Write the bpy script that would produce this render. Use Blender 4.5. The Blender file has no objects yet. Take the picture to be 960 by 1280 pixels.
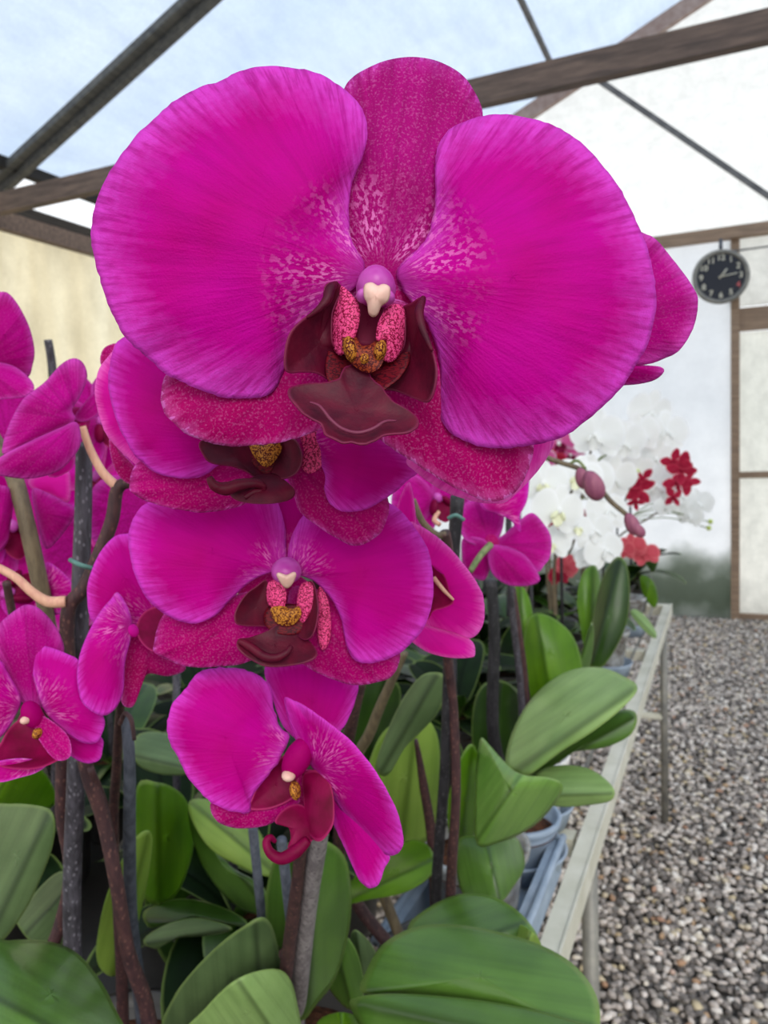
import bpy, math, random
import numpy as np
from mathutils import Vector, Matrix, noise
R = math.radians
random.seed(7)
SC = bpy.context.scene
COL = SC.collection

# ------------------------------------------------------------------ camera
F = 960.0
CAM = Vector((0, 0, 1.3))
ROT = Matrix.Rotation(R(24.1), 3, 'Z') @ Matrix.Rotation(R(90 - 4.8), 3, 'X') @ Matrix.Rotation(R(-2.2), 3, 'Z')
cd = bpy.data.cameras.new('camera'); cam = bpy.data.objects.new('camera', cd); COL.objects.link(cam)
cam.matrix_world = Matrix.Translation(CAM) @ ROT.to_4x4()
cd.sensor_fit = 'HORIZONTAL'; cd.sensor_width = 36; cd.lens = 36; cd.clip_start = 0.01; cd.clip_end = 200
cd.dof.use_dof = True; cd.dof.focus_distance = 0.205; cd.dof.aperture_fstop = 36 / 1000 / 0.00105
cd.lens = 36
SC.camera = cam

def P(px, py, d):
    return CAM + ROT @ Vector(((px - 480) / F * d, -(py - 640) / F * d, -d))
def on(px, py, ax, v):
    r = ROT @ Vector(((px - 480) / F, -(py - 640) / F, -1)); t = (v - CAM[ax]) / r[ax]
    return CAM + r * t

# ------------------------------------------------------------------ node helpers
def s2l(c): return tuple(((x / 255) / 12.92 if x <= 10 else ((x / 255 + .055) / 1.055) ** 2.4) for x in c) + (1,)
class NT:
    def __init__(s, name):
        s.m = bpy.data.materials.new(name); s.m.use_nodes = True; s.t = s.m.node_tree; s.t.nodes.clear()
        s.out = s.n('ShaderNodeOutputMaterial')
    def n(s, k, **kw):
        o = s.t.nodes.new(k)
        for a, v in kw.items():
            if a.startswith('_'): o.inputs[a[1:].replace('_', ' ')].default_value = v
            else: setattr(o, a, v)
        return o
    def l(s, a, b): s.t.links.new(a, b)
    def math(s, op, a, b=None, clamp=False):
        o = s.n('ShaderNodeMath', operation=op, use_clamp=clamp)
        for i, v in enumerate((a, b)):
            if v is None: continue
            if hasattr(v, 'links'): s.l(v, o.inputs[i])
            else: o.inputs[i].default_value = v
        return o.outputs[0]
    def mix(s, f, a, b, mode='MIX'):
        o = s.n('ShaderNodeMix', data_type='RGBA', blend_type=mode)
        for i, v in ((0, f), (6, a), (7, b)):
            if hasattr(v, 'links'): s.l(v, o.inputs[i])
            else: o.inputs[i].default_value = v
        return o.outputs[2]
    def ramp(s, f, stops):
        o = s.n('ShaderNodeValToRGB'); e = o.color_ramp.elements
        while len(e) < len(stops): e.new(.5)
        for i, (p, c) in enumerate(stops):
            e[i].position = p; e[i].color = c if isinstance(c, tuple) else (c, c, c, 1)
        s.l(f, o.inputs[0]); return o.outputs[0]
    def noise(s, vec, scale, detail=3, rough=.5):
        o = s.n('ShaderNodeTexNoise'); o.inputs['Scale'].default_value = scale
        o.inputs['Detail'].default_value = detail; o.inputs['Roughness'].default_value = rough
        if vec is not None: s.l(vec, o.inputs['Vector'])
        return o.outputs[0]
    def voro(s, vec, scale, feature='F1', out=0):
        o = s.n('ShaderNodeTexVoronoi', feature=feature); o.inputs['Scale'].default_value = scale
        if vec is not None: s.l(vec, o.inputs['Vector'])
        return o.outputs[out]
    def scale(s, vec, v):
        o = s.n('ShaderNodeVectorMath', operation='MULTIPLY'); s.l(vec, o.inputs[0]); o.inputs[1].default_value = v
        return o.outputs[0]
    def obj(s): return s.n('ShaderNodeTexCoord').outputs['Object']
    def uv(s): return s.n('ShaderNodeUVMap').outputs[0]
    def attr(s, a): return s.n('ShaderNodeAttribute', attribute_name=a).outputs['Fac']
    def bump(s, h, strength=.3, dist=.001):
        o = s.n('ShaderNodeBump'); o.inputs['Strength'].default_value = strength; o.inputs['Distance'].default_value = dist
        s.l(h, o.inputs['Height']); return o.outputs[0]
    def surf(s, color, rough=.5, spec=.5, metal=0, trans=0, tcol=None, bump=None, sheen=0, coat=0):
        p = s.n('ShaderNodeBsdfPrincipled')
        if hasattr(color, 'links'): s.l(color, p.inputs['Base Color'])
        else: p.inputs['Base Color'].default_value = color
        if hasattr(rough, 'links'): s.l(rough, p.inputs['Roughness'])
        else: p.inputs['Roughness'].default_value = rough
        p.inputs['Specular IOR Level'].default_value = spec; p.inputs['Metallic'].default_value = metal
        p.inputs['Sheen Weight'].default_value = sheen; p.inputs['Coat Weight'].default_value = coat
        if bump is not None: s.l(bump, p.inputs['Normal'])
        r = p.outputs[0]
        if trans:
            t = s.n('ShaderNodeBsdfTranslucent'); c = tcol if tcol is not None else color
            if hasattr(c, 'links'): s.l(c, t.inputs[0])
            else: t.inputs[0].default_value = c
            mx = s.n('ShaderNodeMixShader'); mx.inputs[0].default_value = trans
            s.l(r, mx.inputs[1]); s.l(t.outputs[0], mx.inputs[2]); r = mx.outputs[0]
        s.l(r, s.out.inputs[0]); return s.m

def petal_mat(name, mid, rim, deep, trans=.4, speck=.0, sepal=False, vein=.35, spk_col=(255, 150, 225), rimw=.80):
    n = NT(name); uv = n.uv(); ob = n.obj()
    v1 = n.noise(n.scale(uv, (13, .55, 1)), 1, 4, .6)
    v2 = n.noise(n.scale(uv, (34, 1.6, 1)), 1, 3, .6)
    rimf = n.attr('rim')
    base = n.mix(n.ramp(n.noise(ob, 38, 2), [(.35, 0.), (.7, 1.)]), s2l(mid), s2l(deep))
    f = n.math('ADD', rimf, n.math('ADD', n.math('MULTIPLY', n.math('SUBTRACT', v2, .5), .36), n.math('MULTIPLY', n.math('SUBTRACT', n.noise(ob, 420, 3), .5), .16)))
    c = n.mix(n.ramp(f, [(rimw - .10, 0.), (rimw + .06, .35), (1.0, 1.)]), base, s2l(rim))
    dk = n.ramp(v1, [(.36, 1.), (.55, 0.)])
    dk2 = n.ramp(v2, [(.38, 1.), (.52, 0.)])
    dk = n.math('MAXIMUM', n.math('MULTIPLY', dk, .45), n.math('MULTIPLY', dk2, n.math('MULTIPLY', n.ramp(rimf, [(.45, .1), (.95, 1.)]), .8)))
    c = n.mix(n.math('MULTIPLY', dk, vein), c, s2l(tuple(int(x * .62) for x in deep)))
    if sepal:
        sp = n.ramp(n.noise(ob, 1500, 2), [(.52, 0.), (.68, 1.)])
        c = n.mix(n.math('MULTIPLY', sp, .17), c, s2l(spk_col))
        sp2 = n.ramp(n.noise(n.scale(uv, (9, .5, 1)), 1, 2), [(.40, 1.), (.5, 0.)])
        c = n.mix(n.math('MULTIPLY', sp2, .22), c, s2l((120, 0, 75)))
    if speck:
        sep = n.n('ShaderNodeSeparateXYZ'); n.l(uv, sep.inputs[0])
        near = n.ramp(n.math('DIVIDE', sep.outputs[1], speck), [(.12, 0.), (.26, 1.), (.55, .7), (.95, 0.)])
        cell = n.noise(n.scale(uv, (8, 5.5, 1)), 2.0, 2, .5)
        cell = n.ramp(cell, [(.50, 0.), (.58, 1.)])
        side = n.ramp(n.noise(n.scale(uv, (2.6, .3, 1)), 1, 1), [(.38, .05), (.6, 1.)])
        c = n.mix(n.math('MULTIPLY', n.math('MULTIPLY', cell, near), n.math('MULTIPLY', side, .75)), c, s2l(spk_col))
        pk = n.ramp(n.math('DIVIDE', sep.outputs[1], speck), [(.0, 1.), (.3, .0)])
        c = n.mix(n.math('MULTIPLY', pk, .5), c, s2l((150, 0, 70)))
    h = n.math('ADD', n.noise(ob, 1700, 2), n.math('ADD', n.math('MULTIPLY', v2, 1.6), n.math('MULTIPLY', v1, 1.2)))
    return n.surf(c, .6, .07, trans=trans, bump=n.bump(h, .38, .0006))

M = {}
M['petal'] = petal_mat('magenta_petal', (206, 0, 160), (224, 74, 208), (198, 0, 136), speck=1.5)
M['petal_b'] = petal_mat('magenta_petal_lower', (210, 0, 160), (228, 72, 212), (196, 0, 132), speck=.6, vein=.22)
M['petal_back'] = petal_mat('magenta_petal_back', (206, 6, 156), (222, 80, 196), (182, 0, 124), sepal=True, trans=.45, spk_col=(230, 110, 200))
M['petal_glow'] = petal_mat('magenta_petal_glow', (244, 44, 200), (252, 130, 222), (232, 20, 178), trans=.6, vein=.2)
M['sepal'] = petal_mat('magenta_sepal', (188, 0, 114), (226, 110, 200), (168, 0, 90), sepal=True, trans=.3, rimw=.95)
M['sepal_b'] = petal_mat('magenta_sepal_lower', (198, 0, 128), (226, 96, 200), (180, 0, 106), sepal=True, trans=.4, rimw=.95)
M['dorsal'] = petal_mat('dorsal_sepal', (182, 8, 130), (200, 66, 172), (160, 0, 104), sepal=True, trans=.3, speck=1.5, rimw=.95)
M['white'] = petal_mat('white_petal', (252, 252, 250), (255, 255, 255), (246, 247, 243), trans=.35, vein=.03)
M['redflower'] = petal_mat('crimson_petal', (176, 36, 66), (206, 70, 96), (140, 20, 46), trans=.3, vein=.3)
M['coral'] = petal_mat('coral_petal', (222, 100, 112), (238, 136, 142), (200, 74, 90), trans=.35, vein=.2)
M['pinkw'] = petal_mat('pink_patched_petal', (228, 120, 180), (240, 200, 225), (196, 40, 120), trans=.35, vein=.3)

def lip_mat():
    n = NT('maroon_lip'); ob = n.obj(); uv = n.uv()
    c = n.mix(n.ramp(n.noise(ob, 160, 3), [(.35, 0.), (.7, 1.)]), s2l((92, 4, 36)), s2l((64, 2, 28)))
    c = n.mix(n.ramp(n.attr('rim'), [(.95, 0.), (1., .45)]), c, s2l((150, 40, 90)))
    return n.surf(c, .5, .22, trans=.12, bump=n.bump(n.noise(ob, 900, 3), .25, .0005))
M['lip'] = lip_mat()
n = NT('lip_fold_highlight'); M['lip_hl'] = n.surf(s2l((112, 40, 68)), .45, .3, trans=.1)  # highlight along the lip's fold, put into a lighter ridge colour
n = NT('magenta_lip'); ob = n.obj()
c = n.mix(n.ramp(n.noise(ob, 120, 3), [(.35, 0.), (.7, 1.)]), s2l((138, 0, 68)), s2l((104, 0, 44)))
c = n.mix(n.ramp(n.attr('rim'), [(.9, 0.), (1., .7)]), c, s2l((214, 60, 130)))
M['lip_m'] = n.surf(c, .5, .15, trans=.3, bump=n.bump(n.noise(ob, 700, 3), .25, .0005))
def mottled(name, a, b, sc=1.0, t0=.02, t1=.06, stripe=(1, 1, 1)):
    n = NT(name); ob = n.obj()
    v = n.noise(n.scale(ob, stripe), 900 * sc, 2.5, .55)
    w = n.math('ABSOLUTE', n.math('SUBTRACT', v, .5))
    return n.surf(n.mix(n.ramp(w, [(t0, 0.), (t1, 1.)]), s2l(a), s2l(b)), .5, .2, trans=.25, bump=n.bump(v, .3, .0005))
M['mottle'] = mottled('mottled_pink_throat', (138, 0, 54), (248, 84, 150), 1.05, t0=.025, t1=.06)
M['callus'] = mottled('spotted_yellow_callus', (84, 10, 22), (206, 138, 52), 1.0, t0=.03, t1=.075)
M['callus_d'] = mottled('dark_spotted_callus', (70, 4, 20), (150, 60, 34), 1.1, t0=.03, t1=.08)
M['stripe'] = mottled('striped_red_lip_base', (62, 2, 22), (112, 12, 30), .5, stripe=(1, 1, 2.6))
n = NT('dark_throat'); M['throat'] = n.surf(s2l((122, 0, 56)), .6, .3, trans=.2)
n = NT('lilac_column'); c = n.mix(n.ramp(n.noise(n.obj(), 140, 2), [(.3, 0.), (.7, 1.)]), s2l((220, 110, 205)), s2l((190, 50, 165)))
M['column'] = n.surf(c, .35, .5, trans=.3)
n = NT('cream_anther'); M['anther'] = n.surf(n.mix(n.noise(n.obj(), 300, 2), s2l((244, 214, 196)), s2l((222, 166, 150))), .5, .4, trans=.15)
n = NT('yellow_center'); M['yellowc'] = n.surf(n.mix(n.noise(n.obj(), 200, 2), s2l((230, 232, 170)), s2l((244, 244, 232))), .6, .2, trans=.2)

def leaf_mat(name, a, b, rough=.36, trans=.12, dust=.15, spec=.34):
    n = NT(name); uv = n.uv(); ob = n.obj()
    c = n.mix(n.ramp(n.noise(ob, 22, 3), [(.3, 0.), (.72, 1.)]), s2l(a), s2l(b))
    sep = n.n('ShaderNodeSeparateXYZ'); n.l(uv, sep.inputs[0])
    wv = n.noise(n.scale(uv, (10, .22, 1)), 1, 2)
    c = n.mix(n.math('MULTIPLY', n.ramp(wv, [(.4, 1.), (.55, 0.)]), .3), c, s2l(tuple(int(x * .72) for x in a)))
    mid = n.ramp(n.math('ABSOLUTE', sep.outputs[0]), [(.012, 1.), (.07, 0.)])
    c = n.mix(n.math('MULTIPLY', mid, .62), c, s2l(tuple(int(x * .55) for x in a)))
    c = n.mix(n.math('MULTIPLY', n.ramp(n.attr('rim'), [(.93, 0.), (1., 1.)]), .4), c, s2l((150, 175, 90)))
    sp = n.ramp(n.voro(ob, 260), [(.0, 1.), (.07, 0.)])
    c = n.mix(n.math('MULTIPLY', sp, dust), c, s2l((190, 205, 170)))
    h = n.math('ADD', n.noise(ob, 500, 2), n.math('MULTIPLY', wv, 1.5))
    return n.surf(c, rough, spec, trans=trans, tcol=s2l(tuple(min(255, int(x * 1.25)) for x in b)), bump=n.bump(h, .22, .0006))
M['leaf'] = leaf_mat('green_leaf', (64, 98, 34), (88, 124, 48), .33, spec=.45)
M['leaf_l'] = leaf_mat('pale_grey_green_leaf', (116, 146, 80), (144, 172, 104), .45)
M['leaf_t'] = leaf_mat('mid_green_shiny_leaf', (92, 134, 48), (122, 160, 74), .33, spec=.5)
M['leaf_g'] = leaf_mat('dusty_grey_green_leaf', (70, 92, 54), (98, 120, 76), .5, dust=.5)
M['leaf_d'] = leaf_mat('deep_green_leaf', (30, 54, 12), (48, 78, 20), .3)
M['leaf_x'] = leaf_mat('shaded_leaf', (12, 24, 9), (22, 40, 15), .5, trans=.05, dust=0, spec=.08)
M['leaf_b'] = leaf_mat('bright_green_leaf', (72, 114, 16), (106, 146, 30), .3, trans=.35)
M['leaf_y'] = leaf_mat('yellow_green_leaf', (120, 150, 60), (148, 172, 80), .45, trans=.3)

def stem_mat(name, a, b, c3=None, sc=220, rough=.6):
    n = NT(name); ob = n.obj()
    f = n.noise(n.scale(ob, (1, 1, .25)), sc, 4, .65)
    c = n.mix(n.ramp(f, [(.38, 0.), (.62, 1.)]), s2l(a), s2l(b))
    if c3: c = n.mix(n.ramp(n.voro(n.scale(ob, (1, 1, .6)), sc * 1.6), [(.18, 1.), (.32, 0.)]), c, s2l(c3))
    return n.surf(c, rough, .4, bump=n.bump(f, .4, .001))
M['stake'] = stem_mat('dark_slate_stake', (44, 40, 46), (74, 70, 78), (104, 100, 108))
M['stake_l'] = stem_mat('weathered_grey_stake', (104, 96, 98), (140, 132, 132), (84, 76, 78))
M['stake_k'] = stem_mat('black_stake', (24, 22, 26), (44, 42, 46), (66, 62, 66))
M['stake_s'] = stem_mat('blue_grey_stake', (58, 62, 72), (84, 88, 98), None)
M['stem'] = stem_mat('purple_brown_stem', (50, 30, 34), (74, 46, 46), (98, 66, 60))
M['stem_g'] = stem_mat('olive_brown_stem', (84, 72, 56), (112, 98, 74), None)
M['stem_t'] = stem_mat('tan_pink_pedicel', (196, 140, 122), (216, 170, 140), None)
M['stem_gr'] = stem_mat('green_stem', (92, 108, 64), (126, 136, 88), None)
M['bud'] = stem_mat('dusky_purple_bud', (116, 52, 84), (146, 84, 104), None, 90)
M['bud_g'] = stem_mat('green_bud', (168, 186, 84), (196, 208, 120), None, 90)
M['clip'] = stem_mat('green_clip', (70, 110, 104), (90, 130, 120), None)

n = NT('grey_blue_plastic'); c = n.mix(n.ramp(n.noise(n.obj(), 30, 4), [(.3, 0.), (.7, 1.)]), s2l((126, 142, 160)), s2l((156, 170, 186)))
M['tray'] = n.surf(c, .45, .5)
n = NT('clear_pot'); g = n.mix(n.ramp(n.noise(n.obj(), 45, 4), [(.35, 0.), (.65, 1.)]), s2l((168, 170, 168)), s2l((96, 86, 78)))
M['pot'] = n.surf(g, .25, .6)
n = NT('dark_pot'); M['pot_d'] = n.surf(n.mix(n.noise(n.obj(), 40, 3), s2l((40, 40, 40)), s2l((66, 62, 58))), .4, .4)
n = NT('white_pot_base')
M['potw'] = n.surf(n.mix(n.noise(n.obj(), 25, 3), s2l((224, 220, 212)), s2l((196, 190, 180))), .4, .5)
n = NT('bark_mix'); c = n.ramp(n.voro(n.obj(), 160, out=1), [(0., s2l((52, 34, 24))), (.5, s2l((96, 60, 42))), (1., s2l((48, 38, 32)))])
M['bark'] = n.surf(c, .9, .1, bump=n.bump(n.voro(n.obj(), 160), .9, .004))
n = NT('painted_rail'); f = n.noise(n.obj(), 14, 5, .6)
c = n.mix(n.ramp(f, [(.35, 0.), (.7, 1.)]), s2l((196, 192, 172)), s2l((222, 218, 202)))
M['rail'] = n.surf(c, .5, .4, bump=n.bump(f, .1, .002))
n = NT('grey_metal_leg'); f = n.noise(n.obj(), 20, 5, .6)
c = n.mix(n.ramp(f, [(.35, 0.), (.7, 1.)]), s2l((112, 110, 106)), s2l((150, 146, 134)))
M['leg'] = n.surf(c, .5, .5, .2)
def beam(name, a, b, s=(1, 1, 1), rough=.7):
    n = NT(name); f = n.noise(n.scale(n.obj(), s), 9, 6, .65)
    c = n.mix(n.ramp(f, [(.35, 0.), (.68, 1.)]), s2l(a), s2l(b))
    return n.surf(c, rough, .3, bump=n.bump(f, .2, .004))
M['beam'] = beam('weathered_brown_beam', (82, 70, 64), (124, 104, 92), (.6, 6, 6))
M['beam_l'] = beam('light_brown_timber', (134, 112, 94), (166, 140, 116), (.6, 6, 6))
M['beam_p'] = beam('pinkish_rafter', (150, 126, 116), (176, 156, 146), (2, 2, 2))
M['metal'] = beam('dark_grey_metal', (72, 72, 72), (110, 108, 102), (4, .5, 4), .45)
M['dark'] = beam('near_black_timber', (30, 27, 25), (54, 48, 42), (6, .6, 6))
M['rod'] = beam('grey_rod', (92, 90, 90), (124, 122, 120))

def film(name, a, b, trans, st=(1, 1, 1), streak=.3, transp=0., dirt=None):
    n = NT(name); ob = n.obj()
    f = n.noise(n.scale(ob, st), .9, 5, .6)
    c = n.mix(n.ramp(f, [(.32, 0.), (.68, 1.)]), s2l(a), s2l(b))
    g = n.noise(n.scale(ob, (st[0] * 9, st[1] * 1.2, st[2] * 9)), 1.5, 5, .7)
    c = n.mix(n.math('MULTIPLY', n.ramp(g, [(.35, 1.), (.6, 0.)]), streak), c, s2l(tuple(int(x * .8) for x in a)))
    g2 = n.noise(ob, 60, 5, .7)
    c = n.mix(n.math('MULTIPLY', n.ramp(g2, [(.4, 1.), (.6, 0.)]), streak * .5), c, s2l(tuple(int(x * .82) for x in a)))
    if dirt:
        sep = n.n('ShaderNodeSeparateXYZ'); n.l(n.n('ShaderNodeNewGeometry').outputs['Position'], sep.inputs[0])
        z = n.math('ADD', sep.outputs[2], n.math('MULTIPLY', n.math('SUBTRACT', n.noise(ob, 5, 4), .5), .35))
        d = n.ramp(z, [(.0, .55), (.12, .9), (.3, .85), (.52, 0.)])
        c = n.mix(n.math('MULTIPLY', d, .85), c, s2l(dirt))
    r = n.surf(c, .5, .3, trans=trans)
    if transp:
        last = n.out.inputs[0].links[0].from_socket
        t = n.n('ShaderNodeBsdfTransparent'); mx = n.n('ShaderNodeMixShader'); mx.inputs[0].default_value = transp
        n.l(last, mx.inputs[1]); n.l(t.outputs[0], mx.inputs[2]); n.l(mx.outputs[0], n.out.inputs[0])
    return n.m
M['film_roof'] = film('roof_film', (192, 209, 232), (212, 224, 240), .85, (.5, 1.2, .5), .3, .0)
M['film_gable'] = film('gable_film', (234, 233, 228), (248, 247, 243), .85, (.7, 1, 1), .3)
M['film_back'] = film('end_wall_film', (232, 234, 236), (248, 248, 248), .85, (.5, 1, .5), .12, dirt=(72, 92, 56))
M['film_door'] = film('door_film', (238, 238, 232), (252, 250, 244), .85, (1, 1, .6), .3)
M['film_left'] = film('side_wall_film', (242, 232, 208), (255, 250, 234), .85, (1, 3, .2), .35)

# ------------------------------------------------------------------ mesh building
class MB:
    def __init__(s): s.v = []; s.f = []; s.mi = []; s.uv = []; s.rim = []; s.mats = []
    def mat(s, m):
        m = M[m] if isinstance(m, str) else m
        if m not in s.mats: s.mats.append(m)
        return s.mats.index(m)
    def add(s, vs, fs, m, uvs=None, rim=None):
        k = len(s.v); i = s.mat(m)
        s.v += [Vector(v) for v in vs]; s.f += [tuple(a + k for a in f) for f in fs]; s.mi += [i] * len(fs)
        s.uv += uvs if uvs else [(0, 0)] * len(vs); s.rim += rim if rim else [0.] * len(vs)
    def box(s, a, b, m):
        x0, y0, z0 = a; x1, y1, z1 = b
        vs = [(x, y, z) for z in (z0, z1) for y in (y0, y1) for x in (x0, x1)]
        s.add(vs, [(0, 2, 3, 1), (4, 5, 7, 6), (0, 1, 5, 4), (2, 6, 7, 3), (0, 4, 6, 2), (1, 3, 7, 5)], m)
    def bar(s, a, b, w, h, m, up=(0, 0, 1)):
        a = Vector(a); b = Vector(b); d = (b - a).normalized(); sd = d.cross(Vector(up)).normalized(); u = sd.cross(d)
        vs = [p + sd * (w / 2 * i) + u * (h / 2 * j) for p in (a, b) for i, j in ((-1, -1), (1, -1), (1, 1), (-1, 1))]
        s.add(vs, [(0, 1, 2, 3), (7, 6, 5, 4), (0, 4, 5, 1), (1, 5, 6, 2), (2, 6, 7, 3), (3, 7, 4, 0)], m)
    def tube(s, pts, rad, m, n=10, sub=6):
        pts = [Vector(p) for p in pts]
        if not hasattr(rad, '__len__'): rad = [rad] * len(pts)
        q = []; rr = []
        if len(pts) > 2:
            for i in range(len(pts) - 1):
                p0 = pts[max(i - 1, 0)]; p1 = pts[i]; p2 = pts[i + 1]; p3 = pts[min(i + 2, len(pts) - 1)]
                for k in range(sub):
                    t = k / sub
                    q.append(.5 * ((2 * p1) + (p2 - p0) * t + (2 * p0 - 5 * p1 + 4 * p2 - p3) * t * t + (3 * p1 - p0 - 3 * p2 + p3) * t ** 3))
                    rr.append(rad[i] * (1 - t) + rad[i + 1] * t)
            q.append(pts[-1]); rr.append(rad[-1])
        else: q = pts; rr = list(rad)
        vs = []; up = Vector((0.3, .2, 1)); 
        for i, p in enumerate(q):
            d = (q[min(i + 1, len(q) - 1)] - q[max(i - 1, 0)]).normalized()
            if i == 0: sd = d.cross(up if abs(d.dot(up.normalized())) < .95 else Vector((1, 0, 0))).normalized()
            else: sd = (sd - d * sd.dot(d)).normalized()
            u = sd.cross(d)
            for k in range(n):
                a = 2 * math.pi * k / n; vs.append(p + (sd * math.cos(a) + u * math.sin(a)) * rr[i])
        fs = [(i * n + k, i * n + (k + 1) % n, (i + 1) * n + (k + 1) % n, (i + 1) * n + k) for i in range(len(q) - 1) for k in range(n)]
        fs += [tuple(range(n - 1, -1, -1)), tuple((len(q) - 1) * n + k for k in range(n))]
        s.add(vs, fs, m)
    def lathe(s, c, prof, m, n=28, sx=1, sy=1, axis=None):
        c = Vector(c); vs = []
        for r, z in prof:
            for k in range(n):
                a = 2 * math.pi * k / n; p = Vector((r * math.cos(a) * sx, r * math.sin(a) * sy, z))
                vs.append(c + (axis @ p if axis is not None else p))
        L = len(prof)
        fs = [(i * n + k, i * n + (k + 1) % n, (i + 1) * n + (k + 1) % n, (i + 1) * n + k) for i in range(L - 1) for k in range(n)]
        s.add(vs, fs, m)
    def ell(s, c, rx, ry, rz, m, rot=None, n=16, k=10, egg=0):
        c = Vector(c); rot = rot or Matrix.Identity(3); vs = []
        for i in range(k + 1):
            t = math.pi * i / k
            for j in range(n):
                a = 2 * math.pi * j / n; e = 1 + egg * math.cos(t)
                vs.append(c + rot @ Vector((rx * math.sin(t) * math.cos(a) * e, ry * math.cos(t), rz * math.sin(t) * math.sin(a) * e)))
        s.add(vs, [(i * n + j, i * n + (j + 1) % n, (i + 1) * n + (j + 1) % n, (i + 1) * n + j) for i in range(k) for j in range(n)], m)
    # a curved blade: closed outline about a pole, mapped through fn(u, v) -> 3-D point
    def blade(s, outline, fn, m, base, center=None, nr=10, res=5, unit=100., rib=None, jag=0., seed=0):
        o = [Vector(p) for p in outline]; N = len(o); q = []
        for i in range(N):
            p0, p1, p2, p3 = o[i - 1], o[i], o[(i + 1) % N], o[(i + 2) % N]
            for k in range(res):
                t = k / res
                q.append(.5 * ((2 * p1) + (p2 - p0) * t + (2 * p0 - 5 * p1 + 4 * p2 - p3) * t * t + (3 * p1 - p0 - 3 * p2 + p3) * t ** 3))
        c = Vector(center) if center else sum(q, Vector((0, 0))) / len(q)
        if jag:
            q = [p + (p - c).normalized() * jag * (noise.noise(Vector((p.x * .11, p.y * .11, seed))) + .5 * noise.noise(Vector((p.x * .3, p.y * .3, seed)))) for p in q]
        b = Vector(base); ax = (c - b); ax = ax.normalized() if ax.length > 1e-6 else Vector((0, 1))
        if rib: r0 = Vector(rib[0]); rd = (Vector(rib[1]) - r0); rl = rd.length; rd = rd.normalized()
        vs = []; uvs = []; rim = []
        for i in range(nr + 1):
            r = (i / nr) ** .85
            for j, p in enumerate(q):
                w = c + (p - c) * r
                if rib:
                    e = w - r0; al = e.dot(rd); ac = (e.x * rd.y - e.y * rd.x)
                    uvs.append((ac / rl * 2, al / rl * 3)); fold = ac / rl
                else:
                    e = w - b; L = e.length
                    ang = math.atan2(ax.x * e.y - ax.y * e.x, ax.dot(e)) if L > 1e-6 else 0
                    uvs.append((ang, L / unit)); fold = 0
                vs.append(fn(w.x, w.y, r, 2 * math.pi * j / len(q), fold)); rim.append(r)
                if i == 0: pass
        n = len(q)
        fs = [(i * n + j, i * n + (j + 1) % n, (i + 1) * n + (j + 1) % n, (i + 1) * n + j) for i in range(nr) for j in range(n)]
        s.add(vs, fs, m, uvs, rim)
    def build(s, name, parent=None, smooth=True, solid=0, origin=None):
        me = bpy.data.meshes.new(name)
        lo = Vector([min(v[i] for v in s.v) for i in range(3)]); hi = Vector([max(v[i] for v in s.v) for i in range(3)])
        c = Vector(origin) if origin is not None else (lo + hi) / 2
        me.from_pydata([v - c for v in s.v], [], s.f)
        for m in s.mats: me.materials.append(m)
        me.polygons.foreach_set('material_index', s.mi)
        me.polygons.foreach_set('use_smooth', [smooth] * len(s.f))
        ul = me.uv_layers.new(name='UVMap'); idx = [0] * len(me.loops); me.loops.foreach_get('vertex_index', idx)
        ul.data.foreach_set('uv', [x for i in idx for x in s.uv[i]])
        at = me.attributes.new('rim', 'FLOAT', 'POINT'); at.data.foreach_set('value', s.rim)
        me.validate(); me.update()
        o = bpy.data.objects.new(name, me); COL.objects.link(o)
        if parent is not None:
            o.parent = parent; o.location = c - wl(parent)
        else: o.location = c
        if solid:
            md = o.modifiers.new('thickness', 'SOLIDIFY'); md.thickness = solid; md.offset = 0
        return o
def wl(o):
    p = Vector(o.location)
    while o.parent: o = o.parent; p += o.location
    return p
def thing(name, label, cat, loc, group=None):
    o = bpy.data.objects.new(name, None); COL.objects.link(o); o.location = loc; o.empty_display_size = .05
    return tag(o, label, cat, group)
def tag(o, label, cat, group=None, kind=None):
    if label: o['label'] = label
    if cat: o['category'] = cat
    if group: o['group'] = group
    if kind: o['kind'] = kind
    return o
def struct(name, mb, label, cat, smooth=False):
    return tag(mb.build(name, smooth=smooth), label, cat, kind='structure')

# ------------------------------------------------------------------ photo-measured blades
def affine(ctrl):
    A = np.array([[x / 1000., y / 1000., 1] for x, y, d in ctrl]); b = np.array([d for _, _, d in ctrl])
    s_, *_ = np.linalg.lstsq(A, b, rcond=None); return s_
def blade(mb, outline, base, ctrl, m, bulge=.0, ripple=.0, k=5, ph=0., center=None, fold=0., rib=None, arch=0., jag=0., nr=12, res=5, tex=0.0006):
    a = affine(ctrl); sd = random.random() * 50
    if rib: r0 = Vector(rib[0]); r1 = Vector(rib[1]); L2 = (r1 - r0).length_squared
    def fn(x, y, r, t, f):
        d = a[0] * x / 1000 + a[1] * y / 1000 + a[2] - bulge * (1 - r * r)
        d += ripple * r ** 3 * math.sin(k * t + ph) + tex * 2 * noise.noise(Vector((x * .013, y * .013, sd)))
        d += fold * abs(f)
        if rib and arch:
            u = ((Vector((x, y)) - r0).dot(r1 - r0)) / L2; d += arch * (2 * u - 1) ** 2
        return P(x, y, d)
    mb.blade(outline, fn, m, base, center, nr=nr, res=res, rib=rib, jag=jag, seed=sd, unit=100)

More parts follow.
